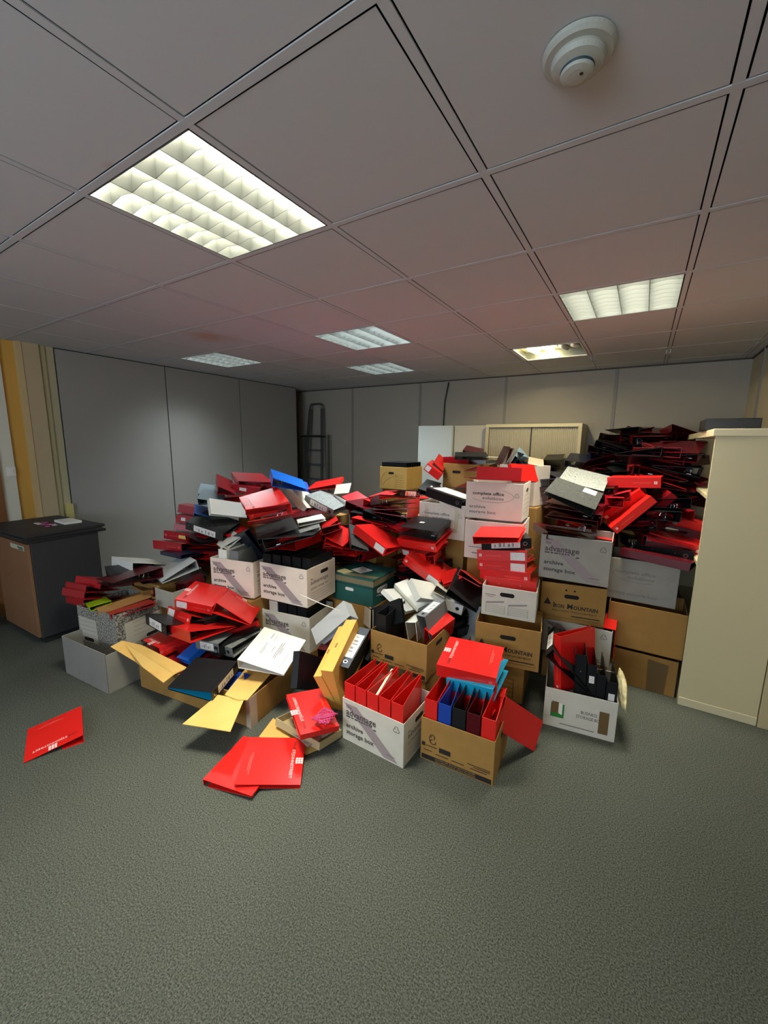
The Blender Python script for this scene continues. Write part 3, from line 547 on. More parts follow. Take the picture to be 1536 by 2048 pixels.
# teal box with lid
def teal_box():
    W_, D, h = .35, .31, .20
    r = empty('archive_box', (-.77, 1.52, .39), .034); tag(r, 'dark teal lidded archive box, brown tape round its lid, in the middle of the heap', 'box')
    mb = MB(); t = .004; mb.box(0, 0, 0, W_, D, t).box(0, 0, t, W_, t, h).box(0, D-t, t, W_, D, h).box(0, t, t, t, D-t, h).box(W_-t, t, t, W_, D-t, h); body = bevel(mb.build('body', TEALB, r), .0015, 1)
    lid = bevel(MB().box(-.012, -.012, h+.001, W_+.012, D+.012, h+.006).box(-.012, -.012, h-.055, W_+.012, -.008, h+.001).box(-.012, D+.008, h-.055, W_+.012, D+.012, h+.001).box(-.012, -.008, h-.055, -.008, D+.008, h+.001).box(W_+.008, -.008, h-.055, W_+.012, D+.008, h+.001).build('lid', TEALB, r), .0015, 1)
    z = h+.0066
    MB().poly([(-.012, -.0128, h-.045), (W_+.012, -.0128, h-.045), (W_+.012, -.0128, h-.005), (-.012, -.0128, h-.005)]).poly([(W_+.0128, -.012, h-.045), (W_+.0128, D+.012, h-.045), (W_+.0128, D+.012, h-.005), (W_+.0128, -.012, h-.005)]).poly([(.10, -.012, z), (W_+.01, .02, z), (W_+.01, .07, z), (.08, .04, z)]).build('brown_tape', mat('tape_dusty', hexc('7c7258'), .4), lid)
    decal('paper_label', [(.01, .02, z+.0004), (.10, .0, z+.0004), (.13, .08, z+.0004), (.03, .11, z+.0004)], mat('label_yellowish', hexc('dcd4a0'), .7), lid)
    decal('paper_label', [(.09, .11, z+.0004), (.2, .07, z+.0004), (.24, .18, z+.0004), (.12, .22, z+.0004)], LABELW, lid)
    mb = MB(); n = 16
    mb.poly([(W_+.0013, D*.42+(.055 if math.cos(q) > 0 else -.055)+.02*math.cos(q), h*.52+.02*math.sin(q)) for q in [2*math.pi*i/n+.1 for i in range(n)]]); mb.build('printed_badge', LABELW, body)
    text('Mused', .03, TEALB, body, (W_+.0018, D*.42-.05, h*.52-.010), (0, 1, 0), (0, 0, 1), width=.10)
    mb = MB()
    for q in range(6): mb.poly([(W_+.0013, .05+.03*q, h*(.34-.04*q)), (W_+.0013, .10+.03*q, h*(.34-.04*q)), (W_+.0013, .10+.03*q, h*(.34-.04*q)+.004), (W_+.0013, .05+.03*q, h*(.34-.04*q)+.004)])
    mb.build('printed_lines', LABELW, body)
    decal('hand_hole', [(.15+(.025 if math.cos(q) > 0 else -.025)+.012*math.cos(q), -.0013, h*.5+.012*math.sin(q)) for q in [2*math.pi*i/n+.1 for i in range(n)]], LABELW, body)
teal_box()
# long brown carton with torn flaps
def carton():
    W_, D, h, t = .90, .40, .182, .005
    r = empty('cardboard_carton', (-1.455, .435, 0), .137); tag(r, 'long brown cardboard carton with torn yellow flaps lying on the carpet at left', 'carton')
    mb = MB(); mb.box(0, 0, 0, W_, D, t).box(0, 0, t, W_, t, h).box(0, D-t, t, W_, D, h).box(0, t, t, t, D-t, h).box(W_-t, t, t, W_, D-t, h); bevel(mb.build('body', KRAFT, r), .002, 1)
    inv = Matrix.Translation((-1.455, .435, 0)) @ Matrix.Rotation(.137, 4, 'Z'); inv = inv.inverted()
    L = lambda P: [inv @ Vector(p) for p in P]
    MB().sheet(L([(-1.42, .40, .2), (-1.57, .335, .285), (-1.58, .41, .29), (-1.47, .47, .265), (-1.09, .535, .2), (-1.10, .46, .195), (-1.09, .385, .182), (-1.31, .39, .2)][::-1]), .004).build('flap', KRAFT2, r)
    MB().sheet(L([(-.728, .479, .186), (-.575, .528, .186), (-.47, .36, .15), (-.715, .265, .15)][::-1]), .004).build('flap', KRAFT2, r)
    MB().sheet(L([(-.80, .72, .192), (-.635, .77, .192), (-.555, .535, .188), (-.60, .505, .19), (-.69, .495, .192)][::-1]), .004).build('flap', KRAFT2, r)
    MB().box(W_+.0005, -.001, .0, W_+.002, .05, h).box(W_-.03, -.002, 0, W_+.002, -.0005, h).build('packing_tape', mat('tape_pale', hexc('b8a898'), .2), r)
carton()
tag(MB().sheet([(-.47, .53, .008), (-.52, .675, .008), (-.14, .655, .008), (-.175, .575, .008)][::-1], .004).build('cardboard_sheet', KRAFT2), 'flat torn cardboard sheet on the carpet under the cream tray', 'cardboard')
# support boxes hidden inside the heap
SUP = [(-.78, 1.53, 0, .36, .33, .385), (-1.09, 1.17, 0, .37, .28, .098), (-1.46, 1.03, 0, .35, .3, .22), (-1.46, 1.03, .222, .35, .3, .22), (-.2, 1.22, 0, .36, .32, .185), (.66, 1.99, 0, .38, .29, .19),
       (.10, 1.98, 0, .37, .3, .25), (.10, 1.98, .252, .37, .3, .24), (.10, 1.98, .494, .37, .3, .25), (-.37, 2.16, 0, .37, .3, .27), (-.37, 2.16, .272, .37, .3, .27), (-.37, 2.16, .544, .37, .3, .268),
       (-.36, 1.78, 0, .36, .3, .26), (-.36, 1.78, .262, .3, .3, .2),
       (-1.42, 3.22, 0, .34, .36, .26), (-1.42, 3.22, .262, .34, .36, .26), (-1.42, 3.22, .524, .34, .36, .25), (-1.42, 3.22, .776, .34, .36, .25),
       (-.46, 2.78, 0, .38, .33, .28), (-.46, 2.78, .282, .38, .33, .28), (-.46, 2.78, .564, .38, .33, .285), (-.46, 2.78, .851, .38, .33, .285),
       (.09, 2.5, 0, .36, .33, .26), (.09, 2.5, .262, .36, .33, .26), (.09, 2.5, .524, .36, .33, .26), (.09, 2.5, .786, .36, .33, .275), (.05, 2.86, 0, .38, .33, .33), (.05, 2.86, .332, .38, .33, .33), (.05, 2.86, .664, .38, .33, .33), (.05, 2.86, .996, .38, .33, .3),
       (-1.08, 1.56, 0, .28, .33, .26), (-1.08, 1.56, .262, .28, .33, .26), (-1.5, 1.45, 0, .38, .33, .26), (-1.5, 1.45, .262, .38, .33, .26), (-1.5, 1.45, .524, .38, .33, .24), (-1.92, 1.2, 0, .38, .33, .27), (-1.92, 1.2, .272, .38, .33, .27),
       (-1.92, 1.6, 0, .38, .33, .3), (-1.92, 1.6, .302, .38, .33, .3), (-1.92, 1.6, .604, .38, .33, .3), (-1.5, 1.85, 0, .38, .33, .3), (-1.5, 1.85, .302, .38, .33, .3), (-1.5, 1.85, .604, .38, .33, .3),
       (-1.05, 1.95, 0, .38, .33, .29), (-1.05, 1.95, .292, .38, .33, .27), (-1.05, 1.95, .564, .38, .33, .24), (-.8, 2.32, 0, .38, .33, .3), (-.8, 2.32, .302, .38, .33, .3), (-.8, 2.32, .604, .38, .33, .28),
       (.60, 2.35, 0, .36, .33, .31), (.60, 2.35, .312, .36, .33, .31), (.60, 2.35, .624, .36, .33, .3), (.60, 2.75, 0, .38, .35, .33), (.60, 2.75, .332, .38, .35, .33), (.60, 2.75, .664, .38, .35, .33),
       (1.01, 2.62, 0, .37, .35, .33), (1.01, 2.62, .332, .37, .35, .33), (1.01, 2.62, .664, .37, .3, .28), (.60, 3.2, 0, .38, .35, .39), (.60, 3.2, .392, .38, .35, .39), (.60, 3.2, .784, .38, .35, .38),
       (1.01, 3.05, 0, .38, .35, .39), (1.01, 3.05, .392, .38, .35, .39), (1.01, 3.05, .784, .38, .35, .30), (1.01, 3.5, 0, .38, .35, .39), (1.01, 3.5, .392, .38, .35, .39), (1.01, 3.5, .784, .38, .35, .38),
       (.60, 3.62, 0, .38, .33, .39), (.60, 3.62, .392, .38, .33, .39), (.60, 3.62, .784, .38, .33, .38), (-2.1, .74, 0, .38, .3, .26), (-2.1, .74, .262, .38, .3, .26), (-1.66, .75, 0, .18, .3, .38), (.2, 3.3, 0, .35, .33, .4), (.2, 3.3, .402, .35, .33, .4), (.2, 3.3, .804, .35, .33, .4)]
BSKIP = []
for q, (x, y, z, W_, D, h) in enumerate(SUP):
    if q in BSKIP: continue
    r = arch_box('archive_box', 'plain brown box stacked inside the heap, mostly buried under files', (x, y, z), 0, W_, D, h, KRAFT, [], [], group='buried brown boxes carrying the heap', z_open=False)
# files standing in the boxes
def in_box(b, files):
    k, lb, p, yw, W_, D, h = b[:7]; R = Matrix.Rotation(yw, 4, 'Z')
    for (mode, kind, x, y, z, T_, ze, lean, lbl, grp, o) in files:
        if mode == 'U': Q = Matrix(((0, 0, 1), (1, 0, 0), (0, 1, 0)))          # spine to the front, long side upright
        elif mode == 'L': Q = Matrix(((0, 1, 0), (0, 0, 1), (-1, 0, 0)))        # spine on top, running along the front; local T -> y, W -> -z... 
        elif mode == 'S': Q = Matrix(((0, 0, 1), (0, 1, 0), (-1, 0, 0)))        # spine on top running back
        elif mode == 'E': Q = Matrix(((.74, 0, .67), (0, 1, 0), (-.67, 0, .74)))
        if Q.determinant() < 0: Q = Q @ Matrix(((1, 0, 0), (0, -1, 0), (0, 0, 1)))
        Q = Matrix.Rotation(lean, 3, 'Y' if mode != 'L' else 'X') @ Q
        if o.get('yw'): Q = Matrix.Rotation(o['yw'], 3, 'Z') @ Q
        P = Vector(p)+R.to_3x3() @ Vector((x, y, z))
        lever_file(kind, lbl, P, (R.to_3x3() @ Q).to_quaternion(), .285, .318, T_, ze, o, grp)
BD = {b[0]: b for b in BOXES}
g1 = 'red files standing in the front striped box'
in_box(BD['b1'], [('U', 'dred' if 0 else 'red', .008+q*.072, .008, .006, .066, (.05, .012, .012, .03, .012)[q], 0, lbl, None, {'logo': None}) for q, lbl in enumerate((
    'red file standing leftmost in the front white stripe-printed box', 'red file standing second from left in the front white stripe-printed box', 'red file standing in the middle of the front white stripe-printed box, cream sheet beside it',
    'red file standing second from right in the front white stripe-printed box', 'red file standing rightmost in the front white stripe-printed box'))])
R1 = Matrix.Translation(Vector((-.101, .774, 0))) @ Matrix.Rotation(-.022, 4, 'Z')
tag(MB().sheet([R1 @ Vector(v) for v in ((.20, .02, .05), (.155, .26, .05), (.150, .26, .32), (.20, .02, .30))], .012).build('paper_sheaf', mat('paper_cream', hexc('d8d0b8'), .7)), 'cream sheaf of paper between the red files of the front box', 'papers')
in_box(BD['b2'], [('U', ('red', 'blue2', 'black', 'maroon', 'red')[q], .012+q*.07, .01, .006, .064, (.05, .03, .04, .03, .05)[q], 0, lbl, None, {}) for q, lbl in enumerate((
    'red file standing at the left end of the front brown box, under the stack', 'dark blue lined file second from left in the front brown box', 'black file in the middle of the front brown box below the red stack',
    'dark maroon file right of the middle in the front brown box', 'red file standing at the right end of the front brown box below the stack'))])
in_box(BD['b3'], [('U', 'black', .02, .03, .006, .07, .05, 0, 'black file standing at the left inside the rear brown ribbon-mark box', None, {})])
in_box(BD['b20'], [('U', 'black', .015+q*.078, .02+.01*q, .006, .072, .06, 0, l, None, {}) for q, l in enumerate(('black file leftmost in the upper centre-left striped box', 'black file second in the upper centre-left striped box', 'black file third in the upper centre-left striped box', 'black file fourth in the upper centre-left striped box', 'black file at the right end of the upper centre-left striped box'))])
in_box(BD['b22'], [('U', ('white', 'black', 'black', 'black')[q], .05+q*.08, .02, .006, .072, .06, 0, l, None, {}) for q, l in enumerate(('white file at the left in the lower centre-left striped box', 'black file second in the lower centre-left striped box', 'black file third in the lower centre-left striped box', 'black file at the right in the lower centre-left striped box'))])
in_box(BD['b21'], [('U', ('white', 'grey')[q], .06+q*.1, .02, .006, .072, .06, 0, l, None, {}) for q, l in enumerate(('white file standing in the pink-tinted striped box', 'grey file standing in the pink-tinted striped box'))])
in_box(BD['b13'], [('U', 'dred', .015+q*.076, .004+.002*q, .002, .068, .05, 0, 'dark red spine showing between the two brown boxes beside the cream cupboard', 'red spines between the brown boxes by the cupboard', {}) for q in range(0)])
in_box(BD['b10'], [('E', 'black', -.015, .014, .40, .06, .012, -.1, 'black file with white spine fanned widest in the white business box', None, {'lab': 'white'}),
 ('U', 'red', .045, .06, .19, .05, .03, -.12, 'red file second in the white business box', None, {'yw': -.75, 'logo': 'spine'}), ('U', 'black', .15, .035, .12, .055, .05, -.05, 'black riveted file third in the white business box', None, {'rivet': 1}),
 ('U', 'black', .207, .035, .075, .045, .04, -.03, 'black file with small white sticker fourth in the white business box', None, {'lab': 'smallwhite'}), ('U', 'black', .25, .03, .03, .042, .04, -.01, 'black file fifth in the white business box', None, {}),
 ('U', 'black', .294, .02, .008, .052, .05, 0, 'black file with square white sticker at the right end of the white business box', None, {'lab': 'smallwhite'})])
in_box(BD['b4'], [('U', 'red', .26, .012, -.0 if 0 else .006, .05, .04, 0, 'red file at the right inside the lower triangle-printed box', None, {})] if 0 else [])
in_box(BD['b8'], [('U', 'red', .30, .02, -.04 if 0 else .006, .07, .05, 0, 'red file standing in the right grey stripe-printed box', None, {})] if 0 else [])
for q in range(6):
    in_box(BD['b18'], [('L', 'black', .333, .02+q*.06, .30, .055, .05, 0, 'black file in the row packed in the farthest brown box', 'black files packed in the farthest brown box', {})])
tag(MB().box(0, 0, 0, .075, .01, .12).build('paper_card', mat('label_white', (1, 1, 1))), 'white card', 'card') if 0 else None
for q in range(4):
    r = lever_file('dred', 'dull red file spine in the gap between the two brown boxes beside the cream cupboard', (1.03+q*.088, 2.19, .2385), Matrix(((0, 1, 0), (1, 0, 0), (0, 0, -1))).to_quaternion(), .24, .083, .022, .022, {}, 'red spines in the gap by the cream cupboard') if 0 else None
# ---------------------------------------------------------------- files of the heap, one line each
FILES = [
 ('r1','red','red lever arch file lying alone on the carpet at far left, logo upward',(-1.478, 0.119, -0.002),(0.5724, 0.0019, 0.0013, -0.82),0.237,0.293,0.045,0.006,{'logo': 'cover'}),
 ('r2','red','flat red file with large printed logo on the carpet in front',(-0.468, 0.46, 0.024),(0.8978, -0.0399, 0.0195, -0.4382),0.284,0.291,0.03,0.02,{'logo': 'cover2'}),
 ('r3','red','plain red file wedged under the large logo file on the carpet',(-0.444, 0.188, -0.004),(0.9915, 0.005, -0.0404, 0.1235),0.259,0.293,0.035,0.008,{}),
 ('r4','red','red file leaning open-edged on the carpet behind the brown ribbon-mark box',(0.626, 1.12, 0.317),(0.7123, -0.1274, 0.5633, -0.3989),0.152,0.335,0.03,0.006,{}),
 ('r5','red','shiny red file with small logo lying on the cream tray',(-0.061, 0.691, 0.112),(0.2757, 0.0596, 0.0208, 0.9592),0.314,0.197,0.03,0.02,{'logo': 'cover'}),
 ('w1','white','white ring binder with a printed title sheet on top of the taped carton',(-0.733, 0.623, 0.27),(0.9813, 0.0765, 0.0321, 0.1738),0.279,0.318,0.06,0.008,{'sheet': 1}),
 ('k1','black','black lever arch file with turquoise lining hanging over the carton flap',(-0.789, 0.664, 0.218),(0.1593, -0.071, 0.0932, -0.9803),0.281,0.241,0.07,0.015,{'lab': 'white', 'inner': 'cyan', 'm': 1}),
 ('u1','blue','bright blue file peeping out left of the turquoise-lined black file',(-1.109, 0.69, 0.245),(0.0083, 0.0406, 0.1768, -0.9834),0.127,0.136,0.04,0.03,{'m': 1}),
 ('u2','blue2','dark blue file inside the taped carton under the black file',(-0.819, 0.553, 0.1),(0.9729, 0.1664, -0.1565, -0.0363),0.115,0.163,0.03,0.02,{}),
 ('k2','mottle','mottled grey file with a faded white spine label under the red fan',(-0.916, 0.731, 0.226),(0.6587, 0.0395, -0.0579, 0.7491),0.286,0.317,0.07,0.03,{'lab': 'white', 'ring': 1}),
 ('r10','red','tented red file at the top right of the red fan on the left',(-1.072, 0.706, 0.493),(0.9276, -0.1101, 0.1619, 0.3181),0.247,0.331,0.07,0.01,{'logo': 'cover'}),
 ('r11','red','red file with logo on top of the red fan on the left',(-1.201, 0.793, 0.413),(0.4857, 0.1648, 0.0279, 0.858),0.286,0.246,0.07,0.015,{'lab': 'white', 'logo': 'both'}),
 ('r12','red','second red file down the red fan, white label at spine end',(-1.25, 0.658, 0.374),(0.7364, -0.124, 0.091, 0.6589),0.282,0.317,0.07,0.01,{'lab': 'white', 'logo': 'spine'}),
 ('r13','red','third red file down the red fan with thin wedge facing out',(-1.027, 0.527, 0.379),(0.7542, -0.0673, -0.0528, 0.6511),0.287,0.318,0.07,0.01,{}),
 ('r14','red','red file at the bottom of the red fan with its spine showing',(-1.007, 1.016, 0.294),(0.1284, -0.0629, -0.0332, 0.9892),0.284,0.31,0.05,0.01,{'rivet': 1, 'm': 1}),
 ('k3','black','black file with white spine label left of the red fan',(-1.283, 0.529, 0.354),(0.7367, -0.0149, 0.0088, 0.676),0.132,0.284,0.07,0.03,{'lab': 'white', 'ring': 1}),
 ('r16','red','red file with gaping end below the white-labelled black file on the left',(-1.309, 0.699, 0.227),(0.0439, -0.0106, -0.0603, 0.9972),0.238,0.193,0.07,0.05,{'logo': 'cover', 'm': 1}),
 ('k4','grey','small grey mottled file edge between blue file and red fan',(-0.975, 0.672, 0.266),(0.5564, 0.1041, -0.006, 0.8243),0.157,0.154,0.07,0.03,{'lab': 'white'}),
 ('w2','white','dusty white file on top of the small far-left heap',(-1.99, 0.702, 0.589),(0.7104, -0.0341, 0.0226, 0.7026),0.281,0.318,0.07,0.01,{}),
 ('k5','black','black file under the dusty white file on the far-left heap',(-2.016, 0.561, 0.534),(0.8059, 0.0425, -0.0197, 0.5902),0.309,0.218,0.07,0.02,{}),
 ('m1','maroon','glossy dark maroon file end below the dusty white file',(-2.059, 0.823, 0.53),(0.6551, 0.0369, -0.0652, -0.7518),0.318,0.35,0.07,0.03,{'m': 1}),
 ('d1','dred','uppermost dull red file of the four fanned at the far-left corner',(-2.06, 0.509, 0.501),(0.5815, -0.0594, 0.1123, 0.8036),0.286,0.228,0.052,0.008,{'rivet': 1}),
 ('d2','dred','second dull red file of the four fanned at the far-left corner',(-2.095, 0.431, 0.491),(0.6746, -0.1071, 0.0544, 0.7284),0.237,0.267,0.052,0.008,{}),
 ('d3','dred','third dull red file of the four fanned at the far-left corner',(-2.088, 0.415, 0.451),(0.6568, -0.105, 0.0597, 0.7443),0.235,0.267,0.052,0.008,{}),
 ('d4','dred','lowest dull red file of the four fanned at the far-left corner',(-2.036, 0.389, 0.417),(0.715, -0.077, -0.0208, 0.6946),0.284,0.305,0.05,0.008,{}),
 ('g1','lime','lime green folder in the grey mottled box at far left',(-1.854, 0.359, 0.437),(0.7837, -0.0153, -0.124, 0.6085),0.125,0.284,0.03,0.02,{}),
 ('d5','dred','red file lying in the grey mottled box beneath the cardboard strip',(-1.694, 0.407, 0.405),(0.7801, -0.0425, -0.091, 0.6175),0.271,0.351,0.03,0.02,{}),
 ('s1','silver','translucent grey file leaning between far-left heap and the storage boxes',(-1.899, 1.072, 0.59),(0.5827, 0.1218, 0.033, -0.8028),0.256,0.351,0.07,0.015,{'m': 1}),
 ('k6','black','black file lying behind the translucent grey file',(-1.853, 1.127, 0.462),(0.5293, -0.0627, -0.1224, -0.8372),0.122,0.35,0.07,0.02,{'m': 1}),
 ('m2','maroon','dark maroon file under the translucent grey file',(-1.531, 0.979, 0.529),(0.0233, -0.0447, -0.156, 0.9865),0.297,0.139,0.07,0.02,{'m': 1}),
 ('t1','dred','dull red file topmost at the left summit of the big heap',(-1.731, 1.474, 1.161),(0.8523, 0.0985, 0.0028, 0.5136),0.275,0.316,0.06,0.01,{}),
 ('t2','dred','dull red file with cream spine label just under the left summit',(-1.628, 1.744, 1.119),(0.4143, 0.1151, 0.0248, 0.9025),0.283,0.294,0.07,0.02,{'lab': 'cream', 'le': 1}),
 ('t3','dred','dull red file with white spine label second under the left summit',(-1.603, 1.578, 1.092),(0.4612, 0.1336, 0.0192, 0.877),0.272,0.239,0.07,0.02,{'lab': 'white'}),
 ('t4','dred','dark red file sloping down at the left of the summit',(-1.764, 1.284, 1.122),(0.8733, 0.0664, 0.1072, 0.4706),0.139,0.35,0.07,0.02,{}),
 ('t5','teal','pale grey-blue cover standing at the far left of the summit',(-1.997, 1.272, 1.065),(0.898, 0.0923, 0.0105, 0.4301),0.114,0.318,0.05,0.02,{}),
 ('t5b','teal','grey-blue file lying left of the bright red open file',(-1.796, 1.135, 1.045),(0.9096, 0.0696, -0.0169, 0.4092),0.171,0.35,0.06,0.01,{}),
 ('t6','blue','vivid blue file on the left summit beside the red ones',(-1.357, 1.488, 1.197),(0.8927, 0.0349, 0.119, 0.4332),0.283,0.316,0.07,0.02,{}),
 ('t6b','blue2','deep blue file half hidden behind the vivid blue file',(-1.434, 1.843, 1.088),(0.8133, 0.2335, 0.2101, 0.4898),0.125,0.142,0.07,0.03,{}),
 ('t7','red','bright red file lying behind the black-spined grey file',(-1.281, 2.321, 1.187),(0.212, 0.0337, 0.0737, -0.9739),0.276,0.317,0.04,0.01,{'m': 1}),
 ('t9','cream','cream-spined white file leaning left of the black-spined grey file',(-1.217, 1.677, 0.967),(0.6021, 0.2319, 0.2923, 0.7059),0.314,0.245,0.07,0.02,{}),
 ('t10','mottle','mottled grey file with white spine label near the left summit',(-1.006, 1.805, 0.94),(0.6525, 0.1892, 0.0767, 0.7298),0.278,0.294,0.07,0.04,{'lab': 'white', 'ring': 1}),
 ('t11','red','bright red gaping file with pale lettering in the left summit',(-1.136, 1.463, 1.052),(0.227, 0.164, -0.1645, 0.9458),0.287,0.307,0.06,0.03,{'logo': 'cover', 'm': 1}),
 ('t12','red','bright red open file beneath the pale-lettered one',(-1.021, 1.33, 1.004),(0.4324, 0.1242, -0.0898, -0.8886),0.283,0.318,0.07,0.08,{}),
 ('t13','white','pale white file open towards the left below the grey-blue file',(-1.663, 1.131, 0.981),(0.6868, 0.3279, 0.3857, 0.5215),0.317,0.13,0.04,0.01,{}),
 ('t14','mottle2','dark mottled file with grey label and ring on its spine at the left',(-1.571, 1.172, 0.786),(0.5397, 0.1962, 0.0371, 0.8178),0.28,0.311,0.07,0.03,{'lab': 'white', 'ring': 1, 'le': 1}),
 ('t15','blue','small blue patch of a file between dull red spines and pale white file',(-1.889, 1.142, 0.909),(0.881, 0.0125, 0.0796, 0.4663),0.109,0.307,0.07,0.05,{}),
 ('t16','dred','upper dull red spine of the left edge stack',(-2.084, 1.285, 0.918),(0.4025, 0.0535, 0.0921, 0.9092),0.282,0.14,0.07,0.03,{}),
 ('t17','dred','dull red file with white label in the left edge stack',(-2.052, 1.247, 0.844),(0.427, 0.0497, 0.0732, 0.8999),0.286,0.146,0.07,0.03,{'lab': 'white'}),
 ('t18','dred','dull red file low in the left edge stack behind the dark mottled file',(-2.029, 1.218, 0.792),(0.4072, -0.0076, 0.0951, 0.9084),0.273,0.15,0.05,0.03,{}),
 ('t19','dred','dull red file with yellow spine label at the left edge',(-1.956, 1.185, 0.711),(0.5792, -0.011, 0.0524, 0.8134),0.273,0.3,0.07,0.03,{'lab': 'yellow', 'logo': 'spine', 'le': 1}),
 ('t20','dred','red file with open wedge under the yellow-labelled one',(-1.885, 1.026, 0.68),(0.6453, -0.0052, -0.0015, 0.7639),0.28,0.314,0.07,0.01,{'logo': 'spine'}),
 ('t21','navy','navy file under the red wedge at the left edge',(-1.736, 0.929, 0.674),(0.7276, -0.0112, -0.0352, 0.685),0.278,0.315,0.03,0.01,{}),
 ('t22','white','white file of loose sheets above the left pink-tinted archive box',(-1.448, 1.097, 0.738),(0.8004, 0.145, -0.2728, 0.5138),0.163,0.29,0.04,0.01,{}),
 ('t23','white','white ring binder with purple sheet spilling over the left archive box',(-1.429, 1.037, 0.747),(0.8981, -0.1555, 0.2261, 0.3438),0.273,0.317,0.05,0.02,{'inner': 'purple'}),
 ('t24','navyb','blue-black file propped on the purple sheet binder',(-1.563, 1.297, 0.826),(0.409, 0.728, 0.4101, -0.3668),0.268,0.318,0.05,0.02,{}),
 ('t25','mottle2','black mottled file with riveted corner above the centre archive box',(-1.03, 1.06, 0.856),(0.8931, 0.0943, -0.1029, 0.4276),0.282,0.318,0.04,0.03,{'rivet': 1}),
 ('t26','mottle','black and grey file right of the riveted mottled file',(-0.871, 1.29, 0.88),(0.9079, 0.0872, -0.1721, 0.3721),0.156,0.316,0.04,0.02,{}),
 ('t26b','white','white file top showing above the black and grey file',(-0.949, 1.358, 0.941),(0.9126, 0.0069, -0.1007, 0.3962),0.201,0.305,0.03,0.02,{}),
 ('t27','black','black file with white edged wedge lying across the centre archive box',(-0.906, 1.0, 0.858),(0.9489, -0.0136, -0.1494, 0.2776),0.329,0.353,0.07,0.01,{}),
 ('t28','red','red glossy spine lying on top of the centre archive box contents',(-0.941, 1.609, 0.789),(0.0334, 0.0419, 0.009, -0.9985),0.281,0.315,0.07,0.01,{'m': 1}),
 ('t29','red','red open wedge right of the grey and white files',(-1.059, 1.919, 0.876),(0.3678, 0.0672, 0.0048, -0.9275),0.128,0.35,0.07,0.01,{'m': 1}),
 ('t30','red','bright red cover low beside the red-spined file with the pale label',(-0.841, 1.513, 0.778),(0.9737, -0.0443, -0.0138, 0.2231),0.145,0.35,0.06,0.02,{}),
 ('t31','red','red file lying behind the teal box',(-0.883, 1.53, 0.746),(0.9883, -0.1042, 0.0872, -0.0685),0.126,0.203,0.05,0.03,{}),
 ('c1','pinkred','sunlit red file at the centre left of the heap',(-0.929, 2.101, 0.913),(0.8211, 0.1917, -0.0645, 0.5338),0.168,0.316,0.07,0.06,{}),
 ('c2','dred','dull red file with pale spine label under the glossy one at centre',(-0.872, 2.078, 0.895),(0.7252, 0.1668, -0.0994, 0.6605),0.157,0.176,0.07,0.04,{'lab': 'white'}),
 ('c3','black','black file with colourful spine label on the centre stack',(-0.492, 2.354, 1.076),(0.3104, 0.0508, 0.0215, 0.949),0.277,0.173,0.07,0.02,{'lab': 'multi', 'ring': 1}),
 ('c3b','pinkred','faded red cover lying in front of the cream print box',(-0.86, 2.127, 1.059),(0.9966, 0.0317, -0.0668, 0.0358),0.194,0.321,0.03,0.02,{}),
 ('c4','black','black round-ended file second in the centre stack',(-0.492, 1.721, 1.107),(0.9152, -0.0839, -0.0356, 0.3925),0.287,0.318,0.07,0.05,{'m': 1}),
 ('c5','red','red file with open end third in the centre stack',(-0.451, 2.282, 1.013),(0.0571, 0.0199, -0.0611, -0.9963),0.28,0.317,0.07,0.02,{'m': 1}),
 ('c6','red','red file with open end fourth in the centre stack',(-0.447, 2.242, 0.938),(0.1012, -0.0353, -0.0782, -0.9912),0.281,0.317,0.07,0.02,{'m': 1}),
 ('c7','dred','red wedge-shaped file fanned just left of the square black file',(-0.638, 1.905, 0.888),(0.9811, 0.0701, -0.0184, -0.1792),0.314,0.142,0.06,0.01,{}),
 ('c8','dred','second red wedge fanned left of the square black file',(-0.583, 1.883, 0.923),(0.993, -0.0855, 0.0591, 0.0557),0.211,0.29,0.06,0.01,{}),
 ('c9','red','large bright red file with white spine label resting on the teal box',(-0.367, 1.583, 0.763),(0.7078, 0.1803, 0.1351, 0.6695),0.283,0.307,0.07,0.01,{'lab': 'white', 'le': 1}),
 ('c10','mottle2','dark grey file under the large red one above the teal box',(-0.556, 1.451, 0.813),(0.9268, 0.0788, 0.1203, 0.3469),0.13,0.351,0.04,0.01,{}),
 ('c11','red','red file lying left of the dark grey file over the teal box',(-0.791, 1.451, 0.821),(0.9794, 0.0078, 0.1132, 0.1668),0.139,0.35,0.05,0.02,{}),
 ('c12','dred','dark red file tucked under the red one left of the teal box',(-0.783, 1.425, 0.89),(0.931, -0.0266, -0.1702, 0.3218),0.144,0.327,0.05,0.04,{}),
 ('c13','black','square black file with small white sticker on the centre red stack',(-0.088, 2.094, 0.904),(0.0565, -0.0382, 0.0426, -0.9968),0.286,0.317,0.07,0.06,{'sticker': 1, 'm': 1}),
 ('c14','red','red file with logo spine directly under the square black file',(-0.056, 1.792, 0.792),(0.7023, 0.1337, -0.1416, 0.6847),0.287,0.315,0.07,0.02,{'logo': 'spine'}),
 ('c15','red','red file with white label low in the centre red stack',(-0.161, 1.847, 0.695),(0.7699, 0.1057, -0.1196, 0.6179),0.285,0.235,0.06,0.02,{'lab': 'white'}),
 ('c16','red','red file below the white-labelled one in the centre red stack',(-0.142, 1.903, 0.632),(0.7157, 0.0085, -0.0507, 0.6965),0.273,0.239,0.06,0.03,{}),
 ('c17','brownred','brownish red file at the bottom of the centre red stack',(-0.129, 1.995, 0.522),(0.9168, -0.011, -0.2978, 0.2657),0.123,0.314,0.06,0.05,{}),
 ('c18','red','red spine sliding diagonally down towards the white binders, white label at its end',(-0.032, 1.756, 0.546),(0.6506, 0.2501, 0.1232, 0.7064),0.284,0.304,0.07,0.02,{'lab': 'white', 'logo': 'spine', 'le': 1}),
